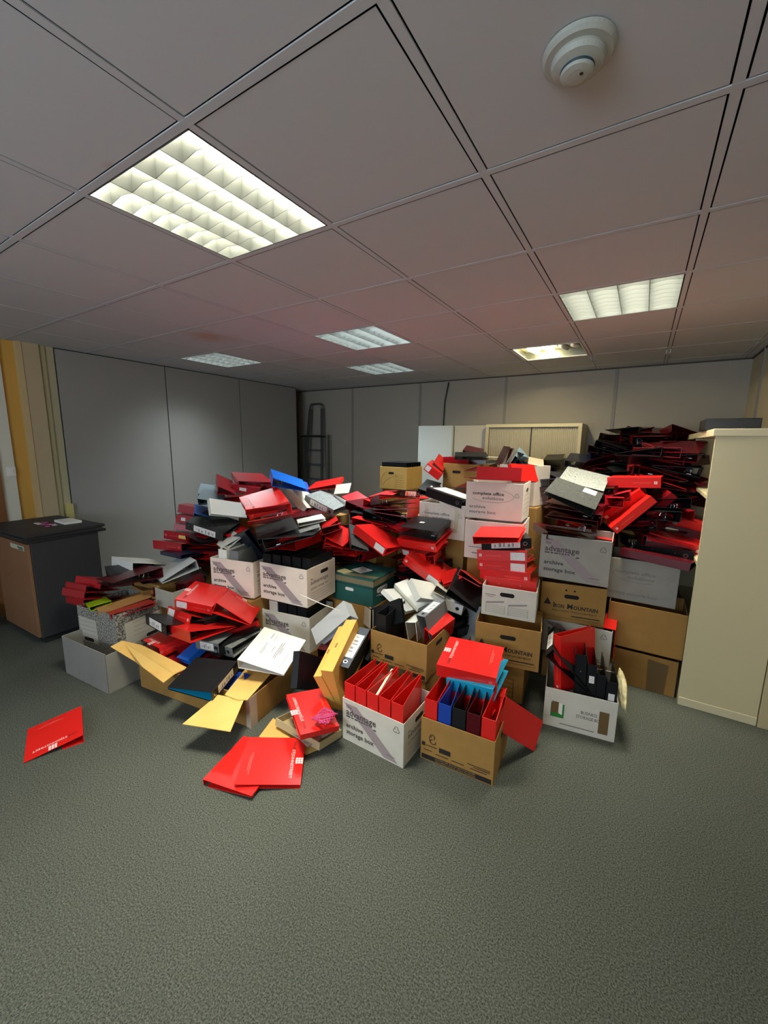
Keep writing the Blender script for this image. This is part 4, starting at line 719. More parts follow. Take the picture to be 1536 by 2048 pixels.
 ('c19','red','red triangular cover behind the slumped black file',(-0.051, 1.854, 0.593),(0.8651, 0.1539, -0.0802, -0.4706),0.187,0.132,0.03,0.02,{}),
 ('c20','black','large black file slumped down left of the white handled box',(0.123, 1.551, 0.598),(0.9647, 0.0344, 0.2327, 0.1187),0.221,0.35,0.05,0.02,{}),
 ('c21','red','red edged file directly behind the slumped black file',(0.167, 1.632, 0.717),(0.9654, -0.1803, 0.1736, 0.0729),0.155,0.35,0.04,0.02,{}),
 ('c22','cream','cream file end beside the white label of the sliding red spine',(0.017, 1.591, 0.584),(0.9608, -0.1411, 0.1883, 0.1465),0.084,0.316,0.05,0.04,{}),
 ('c23','white','white binder with a finger hole on its spine in the pale pile',(0.195, 1.659, 0.436),(0.6589, 0.0875, 0.0505, 0.7454),0.284,0.298,0.07,0.03,{'ring': 1}),
 ('c24','white','white curved binder lying across the pale pile',(-0.037, 1.453, 0.545),(0.7716, 0.2037, 0.3051, 0.5197),0.314,0.148,0.05,0.01,{}),
 ('c25','white','white binder on the left of the pale pile beside the teal box',(-0.074, 1.551, 0.432),(0.781, 0.2433, 0.0552, 0.5725),0.127,0.252,0.04,0.02,{}),
 ('c26','white','white binder at the bottom of the pale pile',(-0.094, 1.395, 0.465),(0.6608, 0.0898, 0.2894, 0.6866),0.259,0.21,0.03,0.02,{}),
 ('c27','black','glossy black file sticking up from the brown ribbon-mark box behind',(-0.299, 1.41, 0.292),(0.7784, 0.5521, -0.2934, 0.0578),0.314,0.148,0.05,0.02,{}),
 ('c28','grey','grey file with white and green spine label in the rear ribbon-mark box',(0.128, 1.541, 0.566),(0.152, -0.7472, -0.0024, 0.6469),0.19,0.213,0.07,0.06,{'lab': 'white', 'ring': 1, 'm': 1}),
 ('c29','white','white file standing left of the grey one in the rear ribbon-mark box',(-0.032, 1.59, 0.419),(0.1016, 0.7613, 0.0256, -0.6399),0.119,0.214,0.07,0.06,{'m': 1}),
 ('c30','red','red file standing at the right end of the rear ribbon-mark box',(0.202, 1.533, 0.464),(0.2137, -0.589, -0.0135, 0.7793),0.14,0.205,0.07,0.06,{'m': 1}),
 ('c31','silver','pale grey open binder leaning against the lower stripe-printed box',(-0.435, 1.305, 0.49),(0.342, 0.2112, 0.4378, -0.8042),0.314,0.117,0.1,0.06,{'m': 1}),
 ('c32','black','black file leaning beside the yellow boards, white label at top',(-0.209, 0.86, 0.342),(0.6531, -0.0255, 0.741, 0.1543),0.181,0.353,0.07,0.05,{'lab': 'white', 'ring': 1}),
 ('c33','dred','thin red file pinched between yellow board and leaning black file',(-0.31, 0.945, 0.218),(0.4842, 0.1539, 0.797, 0.3264),0.272,0.253,0.04,0.03,{}),
 ('c34','cream','cream fanned folder at the left end of the rear ribbon-mark box',(-0.478, 1.566, 0.245),(0.6903, 0.5817, -0.3768, -0.2077),0.275,0.126,0.04,0.02,{}),
 ('c35','black','flat black cover leaning behind the taped carton',(-0.434, 0.73, 0.192),(0.615, 0.1985, 0.6056, 0.4643),0.315,0.198,0.04,0.03,{}),
 ('f1','red','red file with clear printed logo on top of the front brown box',(0.588, 1.149, 0.319),(0.6509, 0.0435, -0.0358, 0.7571),0.282,0.312,0.07,0.07,{'logo': 'cover'}),
 ('f2','cyan','turquoise file under the top red file on the front brown box',(0.591, 1.11, 0.274),(0.6934, -0.0152, -0.0363, 0.7194),0.314,0.249,0.07,0.07,{}),
 ('f3','red','red file under the turquoise one on the front brown box',(0.595, 1.086, 0.209),(0.6887, -0.0489, 0.0067, 0.7234),0.314,0.246,0.07,0.07,{}),
 ('f4','red','red riveted spine leaning out at the right of the front brown box',(0.661, 1.198, 0.237),(0.2507, -0.2819, -0.4487, 0.8101),0.126,0.192,0.07,0.03,{'rivet': 1, 'm': 1}),
 ('s0','red','red file with its cover swung open on top of the white-box stack',(0.231, 1.725, 0.909),(0.9941, 0.0547, -0.0774, 0.0528),0.287,0.318,0.05,0.03,{}),
 ('s2','black','black file with white handwritten spine label on the white-box stack',(0.555, 1.902, 0.889),(0.5722, -0.0035, -0.0569, 0.8181),0.285,0.311,0.07,0.03,{'lab': 'white', 'ring': 1}),
 ('s3','red','first red spine below the black labelled file on the white-box stack',(0.552, 1.819, 0.817),(0.6822, -0.0548, -0.0141, 0.729),0.285,0.318,0.07,0.05,{'lab': 'white', 'logo': 'spine', 'le': 1}),
 ('s4','red','second red spine on the white-box stack, orange papers showing at its end',(0.558, 1.81, 0.746),(0.7043, -0.0471, -0.0117, 0.7082),0.285,0.318,0.07,0.05,{'lab': 'white', 'logo': 'spine', 'inner': 'orange', 'le': 1}),
 ('s5','red','third red spine on the white-box stack, crisp white logo',(0.588, 1.786, 0.689),(0.6908, -0.0245, -0.0133, 0.7225),0.285,0.319,0.07,0.05,{'logo': 'spine'}),
 ('s6','red','lowest red file of the white-box stack, two rivets on its side',(0.629, 1.777, 0.643),(0.6493, -0.0378, 0.0102, 0.7596),0.285,0.322,0.07,0.05,{'rivet': 1}),
 ('v7','red','red file with white top label squeezed beside the brown triangle-printed box',(1.067, 2.298, 0.427),(0.0125, 0.7117, -0.0102, -0.7023),0.285,0.318,0.07,0.05,{'m': 1}),
 ('x1','mottle','mottled grey file with rivets topmost on the right stripe-printed stack',(0.62, 2.234, 1.257),(0.9878, 0.1282, 0.0879, -0.005),0.284,0.316,0.06,0.05,{'rivet': 1}),
 ('x2','mottle2','dark grey file with square white label on the right stripe-printed stack',(0.893, 2.165, 1.204),(0.002, -0.2036, 0.1049, -0.9734),0.293,0.317,0.05,0.02,{'sticker': 2, 'm': 1}),
 ('x3','maroon','dark maroon file gaping open below the square-labelled grey file',(0.921, 2.271, 1.1),(0.074, 0.0901, -0.0313, 0.9927),0.307,0.282,0.07,0.04,{'m': 1}),
 ('x4','maroon','dark maroon file second below the square-labelled grey file',(0.914, 2.288, 1.062),(0.0165, -0.0403, -0.0092, -0.999),0.321,0.322,0.07,0.07,{'m': 1}),
 ('x5','maroon','dark maroon file third below the square-labelled grey file',(0.868, 2.132, 0.983),(0.079, -0.0285, -0.1088, -0.9905),0.274,0.318,0.07,0.07,{}),
 ('x6','red','red cover lining in the right stripe-printed box',(0.885, 2.22, 0.907),(0.9999, 0.0069, -0.003, 0.0137),0.114,0.309,0.04,0.03,{}),
 ('x7','maroon','maroon file edge at the left of the right stripe-printed box',(0.639, 1.918, 0.96),(0.9742, -0.0186, 0.0161, 0.2245),0.25,0.352,0.05,0.03,{}),
 ('y1','red','bright red horizontal spine at the centre of the right-hand heap',(1.218, 2.399, 1.282),(0.7311, 0.022, -0.0688, 0.6784),0.285,0.306,0.07,0.03,{'logo': 'spine'}),
 ('y2','red','bright red spine slanting up to the right in the right-hand heap',(1.16, 2.412, 1.216),(0.6097, -0.0892, -0.4151, 0.6693),0.287,0.294,0.082,0.03,{'logo': 'spine', 'm': 1}),
 ('y3','red','red slanting spine ending low beside the stripe-printed box rim',(1.207, 2.326, 1.2),(0.5486, -0.2273, -0.3302, 0.7337),0.284,0.304,0.055,0.03,{'logo': 'spine', 'm': 1}),
 ('y4','dred','dark red slanting spine right of the two bright slanting ones',(1.324, 2.562, 1.212),(0.5636, -0.2104, -0.3918, 0.6962),0.284,0.298,0.055,0.03,{'logo': 'spine', 'm': 1}),
 ('y5','dred','dull red spine with cream label near the cupboard',(1.493, 2.94, 1.238),(0.6595, 0.1071, 0.0678, 0.741),0.285,0.23,0.055,0.03,{'lab': 'cream'}),
 ('y6','red','thin red file edge slanting up to the cupboard corner',(1.522, 2.807, 1.231),(0.5553, -0.1571, -0.2086, 0.7896),0.283,0.306,0.03,0.03,{'m': 1}),
 ('y7','red','red spine with grey label under the dark gap near the cupboard',(1.482, 2.633, 0.963),(0.7146, 0.1736, 0.0381, 0.6766),0.264,0.224,0.07,0.03,{'lab': 'grey'}),
 ('y8','maroon','maroon spine with metal label holder near the cupboard',(1.491, 2.603, 0.918),(0.717, 0.0628, 0.0488, 0.6926),0.284,0.302,0.07,0.03,{'lab': 'cream'}),
 ('y9','red','red file with bright long edge near the cupboard',(1.477, 2.436, 0.854),(0.7173, 0.1396, -0.0048, 0.6826),0.284,0.309,0.07,0.03,{'logo': 'spine'}),
 ('y10','black','black riveted spine upper of two beside the dark gap at the cupboard',(1.429, 2.374, 0.828),(0.785, 0.0606, -0.0229, 0.6161),0.283,0.315,0.07,0.03,{'rivet': 1}),
 ('y11','black','black riveted spine lower of two beside the dark gap at the cupboard',(1.433, 2.409, 0.774),(0.7869, 0.0403, 0.0024, 0.6158),0.284,0.314,0.07,0.03,{'rivet': 1, 'lab': 'grey'}),
 ('y12','maroon','maroon file lying directly on the far right white storage box',(1.394, 2.109, 0.833),(0.7747, -0.002, 0.0521, 0.6302),0.314,0.368,0.05,0.03,{}),
 ('y13','navy','navy blue file lying in front of the shutter cupboard corner',(0.476, 3.479, 1.343),(0.9943, 0.1054, 0.0172, -0.0001),0.273,0.318,0.06,0.05,{}),
 ('y14','red','thin red cover right of the navy blue file',(0.772, 3.554, 1.374),(0.9927, 0.0502, -0.1001, -0.0449),0.254,0.35,0.05,0.03,{}),
 ('y15','black','black file wedge left of the navy blue file',(0.239, 3.653, 1.363),(0.9931, 0.0731, 0.0823, 0.0404),0.175,0.317,0.03,0.07,{}),
 ('z1','dred','dark red file standing in the front oval-printed box',(0.41, 2.111, 1.299),(0.4311, -0.0053, 0.0213, 0.902),0.285,0.318,0.09,0.05,{}),
 ('z2','red','bright red open cover at the right of the front oval-printed box',(0.318, 2.228, 1.276),(0.6978, 0.4442, 0.3253, 0.4582),0.301,0.135,0.03,0.02,{}),
 ('z3','maroon','maroon file tilted steeply above the oval-printed box',(0.029, 2.903, 1.357),(0.6967, 0.4633, -0.3056, -0.4545),0.258,0.17,0.05,0.03,{}),
 ('z4','silver','grey-white file in the tilted fan above the oval-printed box',(0.045, 2.909, 1.348),(0.7375, 0.4156, -0.2774, -0.4544),0.257,0.162,0.05,0.03,{}),
 ('z5','navyb','blue-black file in the tilted fan above the oval-printed box',(0.077, 2.921, 1.346),(0.7963, 0.3349, -0.1668, -0.4753),0.23,0.154,0.05,0.04,{}),
 ('z6','skyblue','pale blue file in the tilted fan above the oval-printed box',(0.145, 2.785, 1.427),(0.9235, 0.0701, 0.3662, 0.0905),0.119,0.31,0.05,0.04,{}),
 ('z7','cream','beige file with shiny rivets in the cream narrow box',(0.313, 2.68, 1.346),(0.9895, 0.0713, 0.0609, 0.1097),0.124,0.307,0.05,0.04,{}),
 ('z8','black','black file behind the beige riveted file',(0.192, 2.809, 1.385),(0.9728, 0.0434, 0.2028, 0.1031),0.111,0.328,0.05,0.04,{}),
 ('z9','maroon','maroon triangular file top on the plain brown handled box',(-0.363, 2.98, 1.437),(0.9887, 0.0751, 0.0278, 0.1266),0.177,0.304,0.05,0.02,{}),
 ('z10','black','black file lying flat on the plain brown handled box',(-0.301, 2.639, 1.408),(0.9802, 0.0484, 0.0037, 0.1917),0.288,0.32,0.03,0.03,{}),
 ('z11','dred','dark red spine inside the plain brown handled box',(-0.239, 2.833, 1.351),(0.8201, 0.0472, -0.0878, 0.5635),0.285,0.318,0.075,0.03,{}),
 ('z12','white','white file with printed label inside the plain brown handled box',(-0.099, 2.876, 1.356),(0.8854, 0.0325, -0.0629, 0.4594),0.285,0.26,0.075,0.03,{}),
 ('z13','red','red file with white label sloping left of the plain brown handled box',(-0.446, 2.624, 1.217),(0.5684, 0.2713, 0.1801, 0.7556),0.305,0.167,0.07,0.02,{'lab': 'white'}),
 ('z14','red','bright red wedge above the sloping red file by the brown handled box',(-0.537, 2.664, 1.344),(0.9368, 0.0655, 0.3014, 0.1654),0.118,0.331,0.04,0.02,{}),
 ('z15','mottle2','grey mottled cover with small white sticker behind the paper-topped file',(-0.553, 2.434, 1.104),(0.9886, 0.0909, 0.0577, 0.1051),0.144,0.317,0.05,0.03,{'sticker': 1}),
 ('z16','black','black ring-spined file with loose white papers on the rear oval-printed box',(-0.021, 2.124, 1.064),(0.7329, 0.1074, 0.0437, 0.6704),0.286,0.323,0.07,0.03,{'ring': 1, 'sheet': 1}),
 ('z17','white','stack of white papers cover lying over the ring-spined black file',(-0.283, 2.169, 1.141),(0.9849, 0.0215, 0.1272, 0.1155),0.254,0.318,0.02,0.02,{}),
 ('z18','red','red sliver of a file left of the ring-spined black file',(-0.492, 2.294, 1.049),(0.9755, 0.0101, -0.049, 0.2141),0.106,0.314,0.04,0.03,{}),
 ('q1','card','yellow cardboard box file leaning upright, right one of the pair',(-0.236, 0.76, 0.352),(0.7026, 0.0107, 0.6809, 0.2066),0.29,0.402,0.07,0.07,{}),
 ('q2','card','yellow cardboard box-file leaning upright, left of the pair',(-0.285, 0.757, 0.3),(0.7708, 0.0253, 0.6027, 0.2051),0.242,0.398,0.05,0.05,{}),
 ('q3','tray','shallow cream box lid on the carpet holding a newspaper and a red file',(-0.116, 0.602, 0.036),(0.7228, -0.069, 0.0584, 0.6851),0.167,0.327,0.04,0.04,{}),
 ('q4','card2','long brown cardboard box lid tipped across the grey mottled box',(-1.819, 0.766, 0.422),(0.0119, -0.1422, -0.0174, 0.9896),0.16,0.372,0.05,0.02,{}),
 ('q5','pinkcard','torn pale pinkish card lying beside the bright red file at the back of the summit',(-1.148, 2.005, 1.099),(0.855, 0.5072, -0.1048, -0.0286),0.189,0.091,0.01,0.01,{}),
 ('c36','silver','smooth pale grey plastic folder standing at the foot of the white drawing-printed box',(0.077, 1.868, 0.148),(0.7717, 0.5587, -0.2872, -0.0989),0.309,0.236,0.02,0.02,{}),
]
NM = {'q1': 'cardboard_box_file', 'q2': 'cardboard_box_file', 'q3': 'shallow_box_lid', 'q4': 'shallow_box_lid', 'q5': 'loose_card', 'c36': 'plastic_folder'}
CT = {'q1': 'box file', 'q2': 'box file', 'q3': 'box lid', 'q4': 'box lid', 'q5': 'card', 'c36': 'folder'}
for (n_, k_, lb, p, q_, W_, H_, T_, ze, o) in FILES:
    if n_ in CT: o['cat'] = CT[n_]
    lever_file(k_, lb, Vector(p), Quaternion(q_), W_, H_, T_, ze, o, None, NM.get(n_, 'lever_arch_file'))
# files tumbled between and behind those
SKIP = {1: (0, 1, 2, 3, 4, 5, 6, 8, 9, 13), 2: (0, 3, 4, 6, 7, 13, 19), 3: (0, 1, 2, 3, 4, 5, 6, 7, 8, 9, 10, 11, 12, 13), 4: (0, 1, 2, 3, 4, 5, 6, 7, 8, 9, 10, 12, 13, 14, 15, 16), 5: (1, 3, 4, 5, 6, 8), 6: (0, 1, 6, 8, 12), 7: (1, 2, 3, 4, 5, 7), 8: (0, 2, 3, 4, 5, 6), 9: (1, 4), 10: (0,), 11: (0,), 12: (0, 3, 5), 13: (0, 1, 2, 3), 14: (0,), 15: (0,), 16: (0, 2), 17: (0, 1, 2, 3, 4, 5), 18: (0, 1, 2, 4), 19: (0, 1, 2, 3, 4), 20: (0, 1)}
TN = [0]
def tumble(cx, cy, z0, z1, n, wx, wy, kinds, label, group, face=None, step=.036, tl=.17):
    TN[0] += 1
    per = max(1, int(n/max(1, int((z1-z0)/step)))); protos = {}
    for q in range(n):
        z = z0+(z1-z0)*(q+.5)/n
        k = random.choice(kinds)
        yaw = random.choice((0, math.pi))+random.uniform(-.45, .45) if face is None else face+random.choice((0, math.pi))+random.uniform(-.5, .5)
        tx, ty = random.uniform(-tl, tl), random.uniform(-tl, tl)
        R = Matrix.Rotation(yaw, 3, 'Z') @ Matrix.Rotation(ty, 3, 'Y') @ Matrix.Rotation(tx, 3, 'X')
        c = Vector((cx+random.uniform(-wx, wx), cy+random.uniform(-wy, wy), z)) - R @ Vector((.14, .155, .02))
        if q in SKIP.get(TN[0], ()): continue
        key = (k, q % 2)
        if key not in protos:
            r = protos[key] = lever_file(k, label, c, R.to_quaternion(), .285, .318, .068, (.012, .05)[q % 2], {}, group)
        else:
            s = protos[key]; r = s.copy(); COL.objects.link(r); r.location = c; r.rotation_quaternion = R.to_quaternion()
            for ch in list(s.children):
                d = ch.copy(); COL.objects.link(d); d.parent = r
RK = ['maroon', 'dred', 'dred', 'maroon', 'black', 'red']
tumble(.93, 3.1, 1.17, 1.39, 16, .12, .18, ['maroon', 'maroon', 'black', 'black'], 'dark red or black file among those tumbled open-edged before the shutter cupboard corner', 'dark files tumbled before the shutter cupboard corner', tl=.3)  # first four heaps: shade of the open insides put into darker file colours
tumble(1.22, 3.0, 1.12, 1.55, 26, .12, .2, ['maroon', 'maroon', 'maroon', 'dred', 'black', 'black'], 'dark red or black file among those heaped open-edged against the cream cupboard', 'dark files heaped against the cream cupboard', tl=.3)
tumble(.97, 3.78, 1.18, 1.66, 24, .17, .12, ['maroon', 'black', 'maroon', 'black', 'dred'], 'dark red or black file along the ridge of the heap right of the shutter cupboard', 'dark files along the right-hand ridge', tl=.3)
tumble(1.24, 3.62, 1.18, 1.66, 22, .12, .16, ['maroon', 'black', 'maroon', 'dred'], 'dark red or black file along the ridge of the heap beside the right-hand wall cupboards', 'dark files along the ridge by the right wall', tl=.3)
tumble(.85, 2.62, .95, 1.24, 12, .14, .14, ['maroon', 'dred', 'black', 'red'], 'red or black file wedged behind the right grey stripe-printed stack', 'files wedged behind the right stack')
tumble(1.2, 2.62, .84, 1.16, 14, .1, .12, ['maroon', 'black', 'dred'], 'dark file in the shadowed gap below the slanting red spines on the right', 'dark files below the slanting spines')
tumble(-1.72, 1.72, .90, 1.10, 9, .16, .14, RK, 'red or black file buried under the left summit of the heap', 'files buried under the left summit')
tumble(-1.35, 1.6, .78, .98, 9, .14, .12, RK, 'red or black file showing between the bright red gaping file and the centre-left boxes', 'files between the summit and the centre-left boxes')
tumble(-1.75, 1.3, .56, .82, 10, .12, .08, RK, 'red or black file wedged under the left edge stack', 'files under the left edge stack')
tumble(-.9, 1.85, .60, .82, 10, .14, .12, RK, 'red or black file tumbled behind the teal lidded box', 'files tumbled behind the teal box')
tumble(-.72, 2.1, .82, 1.02, 9, .14, .16, ['dred', 'red', 'maroon', 'black'], 'red or black file in the dark folds of the centre red stack', 'files in the folds of the centre stack')
tumble(-.3, 2.0, .48, .70, 9, .09, .06, ['dred', 'red', 'maroon', 'black'], 'red or black file low under the square black file stack', 'files low under the square black file')
tumble(-1.9, .92, .30, .50, 6, .1, .08, ['maroon', 'black', 'black'], 'dark file in the far-left heap behind the speckled box', 'dark files behind the speckled box')
tumble(-1.15, .72, .06, .20, 4, .12, .06, ['black', 'dred'], 'file lying in the long brown carton', 'files lying in the long carton')
tumble(-1.2, .86, .22, .36, 5, .14, .06, ['black', 'maroon', 'dred'], 'file hidden under the red fan behind the long carton', 'files hidden under the red fan')
tumble(-.5, 1.3, .03, .22, 6, .1, .1, ['black', 'maroon'], 'dark file on the floor in the hollow below the teal box', 'dark files in the hollow below the teal box')
tumble(.0, 1.85, .05, .36, 9, .08, .08, ['black', 'white', 'silver'], 'file lying under the pale pile of white binders', 'files under the pale pile')
tumble(-.1, 2.62, 1.02, 1.2, 6, .12, .1, ['black', 'dred', 'maroon'], 'file between the plain brown handled box and the faded straw-print box', 'files between the rear boxes')
tumble(.55, 2.9, 1.14, 1.27, 7, .06, .14, ['black', 'navy', 'maroon'], 'dark file in front of the shutter cupboard', 'dark files in front of the shutter cupboard')
tumble(.28, 3.35, 1.21, 1.34, 5, .1, .1, ['black', 'navy', 'maroon'], 'dark file right at the foot of the shutter cupboard doors', 'dark files at the foot of the shutter doors')
# ---------------------------------------------------------------- furniture and fittings
CREAM = mat('cream_metal', hexc('cabf98'), .45); CREAM2 = mat('cream_metal_light', hexc('d2c8a4'), .45)
# dark cabinet at left
def cabinet():
    r = empty('storage_cabinet', (-3.24, .30, 0), .03); tag(r, 'dark grey cabinet with a wooden door at the far left, panels stacked on top', 'cabinet'); W_, D, h = .62, .45, .80
    dm = mat('cabinet_dark', hexc('323234'), .6)
    bevel(MB().box(0, 0, .05, W_, D, h).build('body', dm, r), .003); MB().box(.02, .02, 0, W_-.02, D-.02, .05).build('plinth', mat('plinth_dark', hexc('1a1a1c'), .7), r)
    d = MB().box(-.02+.02, -.020, .06, W_-.004, -.002, h-.015).build('door', mat('cabinet_wood', hexc('8a6548'), .5, noise=(5, .3, hexc('7e5a3e'))), r); bevel(d, .002)
    MB().cyl((.28, -.02, .5), (.28, -.030, .5), .008, 12).build('lock', mat('brass', (.7, .5, .2), .3, 1), d)
    decal('paper_strip', [(W_-.3, -.0215, h-.07), (W_-.05, -.0215, h-.07), (W_-.05, -.0215, h-.035), (W_-.3, -.0215, h-.035)], mat('strip_paper', hexc('b8bca4'), .6), r)
    text('DO NOT REMOVE', .014, mat('ink_dkgreen', hexc('2c4a34'), .6), r, (W_-.28, -.0225, h-.058), (1, 0, 0), (0, 0, 1), width=.2) if False else None
    MB().poly([(W_-.17, -.0222, h-.045), (W_-.07, -.0222, h-.045), (W_-.07, -.0222, h-.055), (W_-.17, -.0222, h-.055)]).poly([(W_-.15, -.0222, h-.058), (W_-.07, -.0222, h-.058), (W_-.07, -.0222, h-.066), (W_-.15, -.0222, h-.066)]).build('strip_print', mat('ink_dkgreen', hexc('2c4a34'), .6), r)
cabinet()
pm = mat('panel_black', hexc('26282a'), .55)
for q, (x, y, a_, w, lb) in enumerate(((-3.27, .26, .05, .68, 'lowest thin black panel stacked on the dark cabinet'), (-3.29, .24, .02, .72, 'middle thin black panel stacked on the dark cabinet'), (-3.30, .22, .07, .76, 'top thin black panel stacked on the dark cabinet, papers on it'))):
    t_ = tag(bevel(MB().box(0, 0, 0, w, .53, .020).build('flat_panel', pm), .002), lb, 'panel'); t_.location = (x, y, .801+q*.0225); t_.rotation_euler = (0, 0, a_)
zt = .801+2*.0225+.0205
tag(MB().box(-2.98, .60, zt, -2.78, .72, zt+.018).build('notepad', PAPER), 'white notepad lying on the black panels of the cabinet', 'notepad')
l_ = empty('lanyard', (-2.9, .5, zt)); tag(l_, 'pink lanyard with white badges lying on the black panels', 'lanyard')
MB().tube([(-.1+.02*q, .04*math.sin(q*1.1)+.02, .004) for q in range(12)], .004, 6).build('strap', mat('pink_strap', hexc('a84a78'), .6), l_)
MB().box(-.14, -.02, .001, -.03, .012, .004).box(.02, .03, .001, .1, .06, .004).build('badge', PAPER, l_)
# dark bag left of the cabinet
bagm = mat('bag_dark', hexc('2a3032'), .6, noise=(12, .2, hexc('384042')))
def blob(name, c, rad, m, label, cat, sc=9):
    bm = bmesh.new(); bmesh.ops.create_icosphere(bm, subdivisions=4, radius=1)
    from mathutils import noise
    for v in bm.verts:
        n = noise.noise(v.co*1.7+Vector(c)*3)*.25+noise.noise(v.co*4)*.08; v.co *= 1+n; v.co.x *= rad[0]; v.co.y *= rad[1]; v.co.z *= rad[2]; v.co.z = max(v.co.z, -rad[2]*.9)
    me = bpy.data.meshes.new(name); bm.to_mesh(me); bm.free(); me.materials.append(m)
    for p in me.polygons: p.use_smooth = True
    o = link(bpy.data.objects.new(name, me)); o.location = (c[0], c[1], rad[2]*.9+.001); return tag(o, label, cat)
blob('holdall_bag', (-3.36, .14, 0), (.13, .11, .10), bagm, 'dark grey soft bag on the carpet at the far left edge behind the cabinet', 'bag')
# light switch
s_ = tag(bevel(MB().box(XL, .50, 1.22, XL+.012, .56, 1.30).build('light_switch', mat('switch_white', hexc('eceae0'), .4)), .002), 'white light switch on the pale wall strip at the far left', 'light switch'); MB().box(XL+.012, .52, 1.245, XL+.017, .54, 1.275).build('rocker', MATS['switch_white'], s_)
# shutter cupboard against the back wall
def tambour():
    x0, x1, y0, y1, h = -.48, .54, 3.98, 4.42, 1.772; r = empty('shutter_cupboard', (x0, y0, 0)); tag(r, 'cream metal cupboard with grey roller shutter doors against the back wall', 'cupboard'); w, d = x1-x0, y1-y0
    MB().box(0, 0, h-.035, w, d, h).build('top', CREAM2, r); MB().box(0, .01, .06, .03, d, h-.035).box(w-.03, .01, .06, w, d, h-.035).box(0, 0, 0, w, d, .06).box(.03, d-.01, .06, w-.03, d, h-.035).box(0, 0, .06, .035, .02, h-.035).box(w-.035, 0, .06, w, .02, h-.035).build('carcass', CREAM, r)
    sm = mat('shutter_grey', hexc('b4ac94'), .5)
    for a_, b_ in ((.036, w/2-.004), (w/2+.004, w-.036)):
        mb = MB(); n = 24
        for q in range(n):
            u0, u1 = a_+(b_-a_)*q/n, a_+(b_-a_)*(q+1)/n; um = (u0+u1)/2; k = len(mb.v)
            mb.v += [(u0, .03, .06), (um, .018, .06), (u1, .03, .06), (u0, .03, h-.04), (um, .018, h-.04), (u1, .03, h-.04)]; mb.f += [(k, k+1, k+4, k+3), (k+1, k+2, k+5, k+4)]
        s = mb.build('shutter', sm, r, True)
    MB().box(w/2-.004, .012, .06, w/2+.004, .04, h-.036).build('closing_edge', BLACKP, r)
tambour()
bwm = mat('board_white', hexc('cfd6d0'), .35); bwc = mat('board_cream', hexc('cdc6b2'), .4)
for (xa, xb, y, mm, lb) in ((-1.385, -.915, 4.02, bwm, 'tall pale bluish-white cupboard at the back wall, left of the cream one'), (-.905, -.49, 4.06, bwc, 'tall cream-white cupboard at the back wall, next to the shutter cupboard')):
    r = empty('tall_cupboard', (xa, y, 0)); tag(r, lb, 'cupboard'); w = xb-xa
    bevel(MB().box(0, .02, 0, w, 4.425-y, 1.765).build('carcass', mm, r), .003); bevel(MB().box(.002, 0, .05, w-.002, .018, 1.765).build('door', mm, r), .002)
# cream cupboards along the right wall
def side_cupboard(y0, y1, lb):
    x0, x1, h = 1.425, 1.79, 1.645; r = empty('open_cupboard', (x0, y0, 0)); tag(r, lb, 'cupboard'); w, d = x1-x0, y1-y0
    bevel(MB().box(-.012, -.006, h-.04, w+.02, d, h).build('top', CREAM2, r), .003)
    bevel(MB().box(0, 0, .05, w, .02, h-.04).build('side_panel', CREAM, r), .002); MB().box(0, d-.02, .05, w, d, h-.04).build('side_panel', CREAM, r)
    MB().box(w-.015, .02, .05, w, d-.02, h-.04).build('back_panel', CREAM, r); bevel(MB().box(.004, -.004, 0, w, d, .05).build('plinth', CREAM2, r), .002)
    for z in (.45, .85, 1.25): MB().box(.01, .02, z, w-.015, d-.02, z+.02).build('shelf', CREAM, r)
side_cupboard(2.115, 3.1, 'cream metal cupboard whose broad side panel faces the room at the right edge')
side_cupboard(3.11, 4.1, 'cream metal cupboard behind the first one along the right wall')
bevel(struct(MB().box(1.794, 2.105, 0, XR, 3.1, 1.64).build('trim_17', mat('cream_filler', hexc('bcae88'), .5))), .002)
tag(bevel(MB().box(1.40, 2.42, 1.6455, 1.66, 2.72, 1.715).build('document_tray', BLACKP), .004), 'flat black box on top of the cream cupboard at right', 'box')
# stepladder against the back wall
def ladder():
    al = mat('ladder_alu', hexc('6e7272'), .35, .7); r = empty('stepladder', (-3.39, 4.18, 0)); tag(r, 'folded aluminium stepladder leaning at the far left corner of the back wall', 'stepladder'); H = 2.14
    def rail(s, top, yb, yt):
        return MB().hexa([(s*.24-.012, yb, 0), (s*.24+.012, yb, 0), (s*.24+.012, yb+.05, 0), (s*.24-.012, yb+.05, 0), (s*top-.012, yt, H-.08), (s*top+.012, yt, H-.08), (s*top+.012, yt+.05, H-.08), (s*top-.012, yt+.05, H-.08)])
    for s in (-1, 1): rail(s, .125, -.06, .12).build('rail', al, r)
    MB().tube([(-.125, .145, H-.09), (-.12, .145, H-.03), (-.09, .145, H), (.09, .145, H), (.12, .145, H-.03), (.125, .145, H-.09)], .016, 8).build('top_loop', al, r, True)
    for q in range(7):
        z = .25+q*.23; k = .24-(.115)*z/H; y = -.06+.18*z/H; MB().box(-k, y-.02, z, k, y+.06, z+.025).build('tread', al, r)
    MB().box(-.17, -.04, 1.62, .17, .16, 1.645).build('platform', BLACKP, r)
    for s in (-1, 1): MB().box(s*.25-.01, .13, 0, s*.25+.01, .16, 1.66).build('rear_leg', al, r)
ladder()
tag(MB().tube([(-1.156, 4.405, HC-.03), (-1.17, 4.40, 2.25), (-1.20, 4.40, 2.1), (-1.205, 4.40, 1.95), (-1.21, 4.405, 1.78), (-1.21, 4.425, 1.5)], .008, 8).build('wall_cable', BLACKP, None, True), 'black cable hanging down the back wall behind the pale cupboards', 'cable')
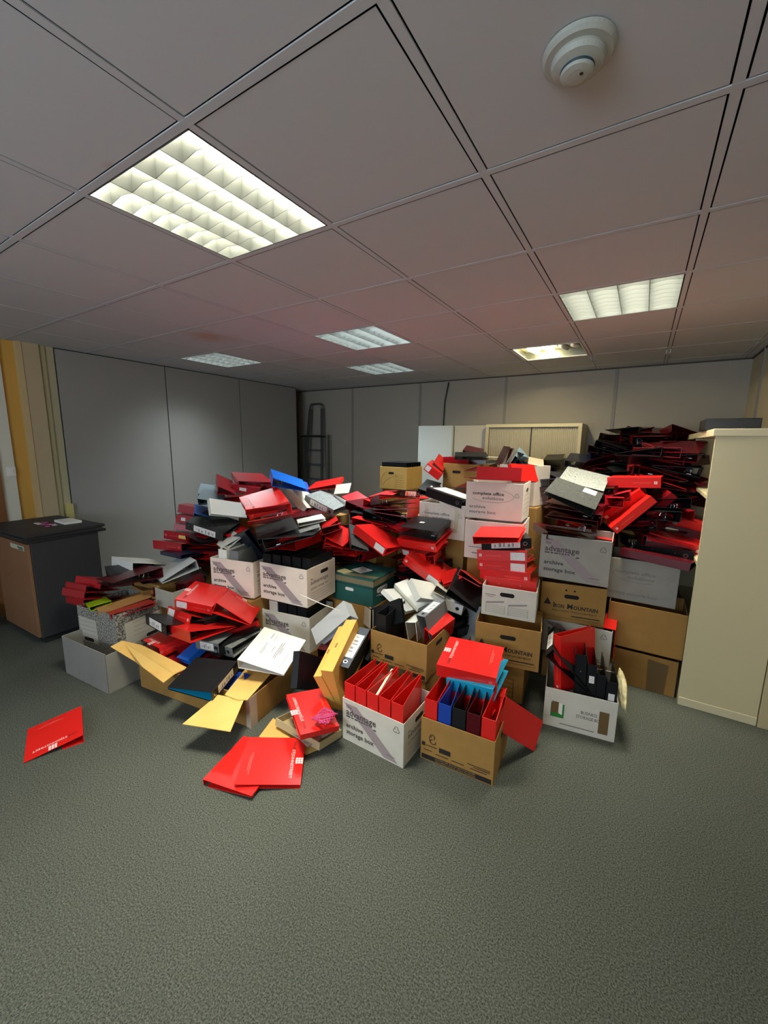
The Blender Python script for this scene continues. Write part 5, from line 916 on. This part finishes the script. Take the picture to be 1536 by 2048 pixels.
# smoke detector
sd = empty('smoke_detector', (.90, .315, HC)); tag(sd, 'round white smoke detector on the ceiling at upper right', 'smoke detector'); wm = mat('detector_white', hexc('aeb0a6'), .6)
sd.rotation_euler = (0, 0, 0)
MB().lathe([(.072, 0), (.072, .008), (.066, .014), (.04, .015)], (0, 0, 0), 40).build('base', wm, sd, False)
MB().lathe([(.052, .013), (.054, .020), (.05, .029), (.034, .034)], (0, 0, 0), 40).build('body', wm, sd, False)
MB().lathe([(.034, .0335), (.033, .039)], (0, 0, 0), 40).build('sensor_gap', mat('gap_dark', hexc('2c4048'), .6), sd)
MB().lathe([(.0335, .039), (.031, .044), (.02, .047), (.005, .048)], (0, 0, 0), 40).build('sensor_cap', wm, sd, False)
MB().lathe([(.004, .048), (.003, .049)], (.01, -.006, 0), 10).build('indicator', BLACKP, sd)
# newspaper on the tray, lanyard on the red file, bag over the box, cord
npm = mat('newsprint', hexc('b4b0a0'), .8, noise=(60, .1, hexc('8c8a80')))
tag(MB().sheet([(-.33, .62, .046), (-.17, .58, .05), (-.13, .74, .05), (-.33, .82, .046)], .003).build('newspaper', npm), 'folded grey newspaper lying in the cream tray under the red file', 'newspaper')
mb = MB()
for k in range(3):
    mb.tube([(-.13+.045*math.sin(q*1.3+k)+.006*k, .66+.05*math.cos(q*.9+k*2), .185+.004*((q+k) % 3)) for q in range(16)], .0035, 6)
tag(mb.build('lanyard', mat('pink_cord', hexc('b43468'), .5), None, True), 'tangled pink lanyard lying on the shiny red file beside the tray', 'lanyard')
bg = blob('plastic_bag', (1.155, 1.70, 0), (.022, .16, .045), mat('bag_cream', hexc('c8c09a'), .35, noise=(30, .15, hexc('a89c70'))), 'crumpled cream plastic bag hanging over the right rim of the white business box', 'bag'); bg.location = (1.132, 1.68, .232); bg.rotation_euler = (.12, 0, .14)
tag(MB().tube([(-.70, 1.10, .565), (-.62, 1.10, .555), (-.52, 1.12, .53), (-.42, 1.16, .50)], .0025, 6).build('white_cord', PAPER, None, True), 'thin white cord stretched from the centre-left box to the pale grey binder', 'cord')
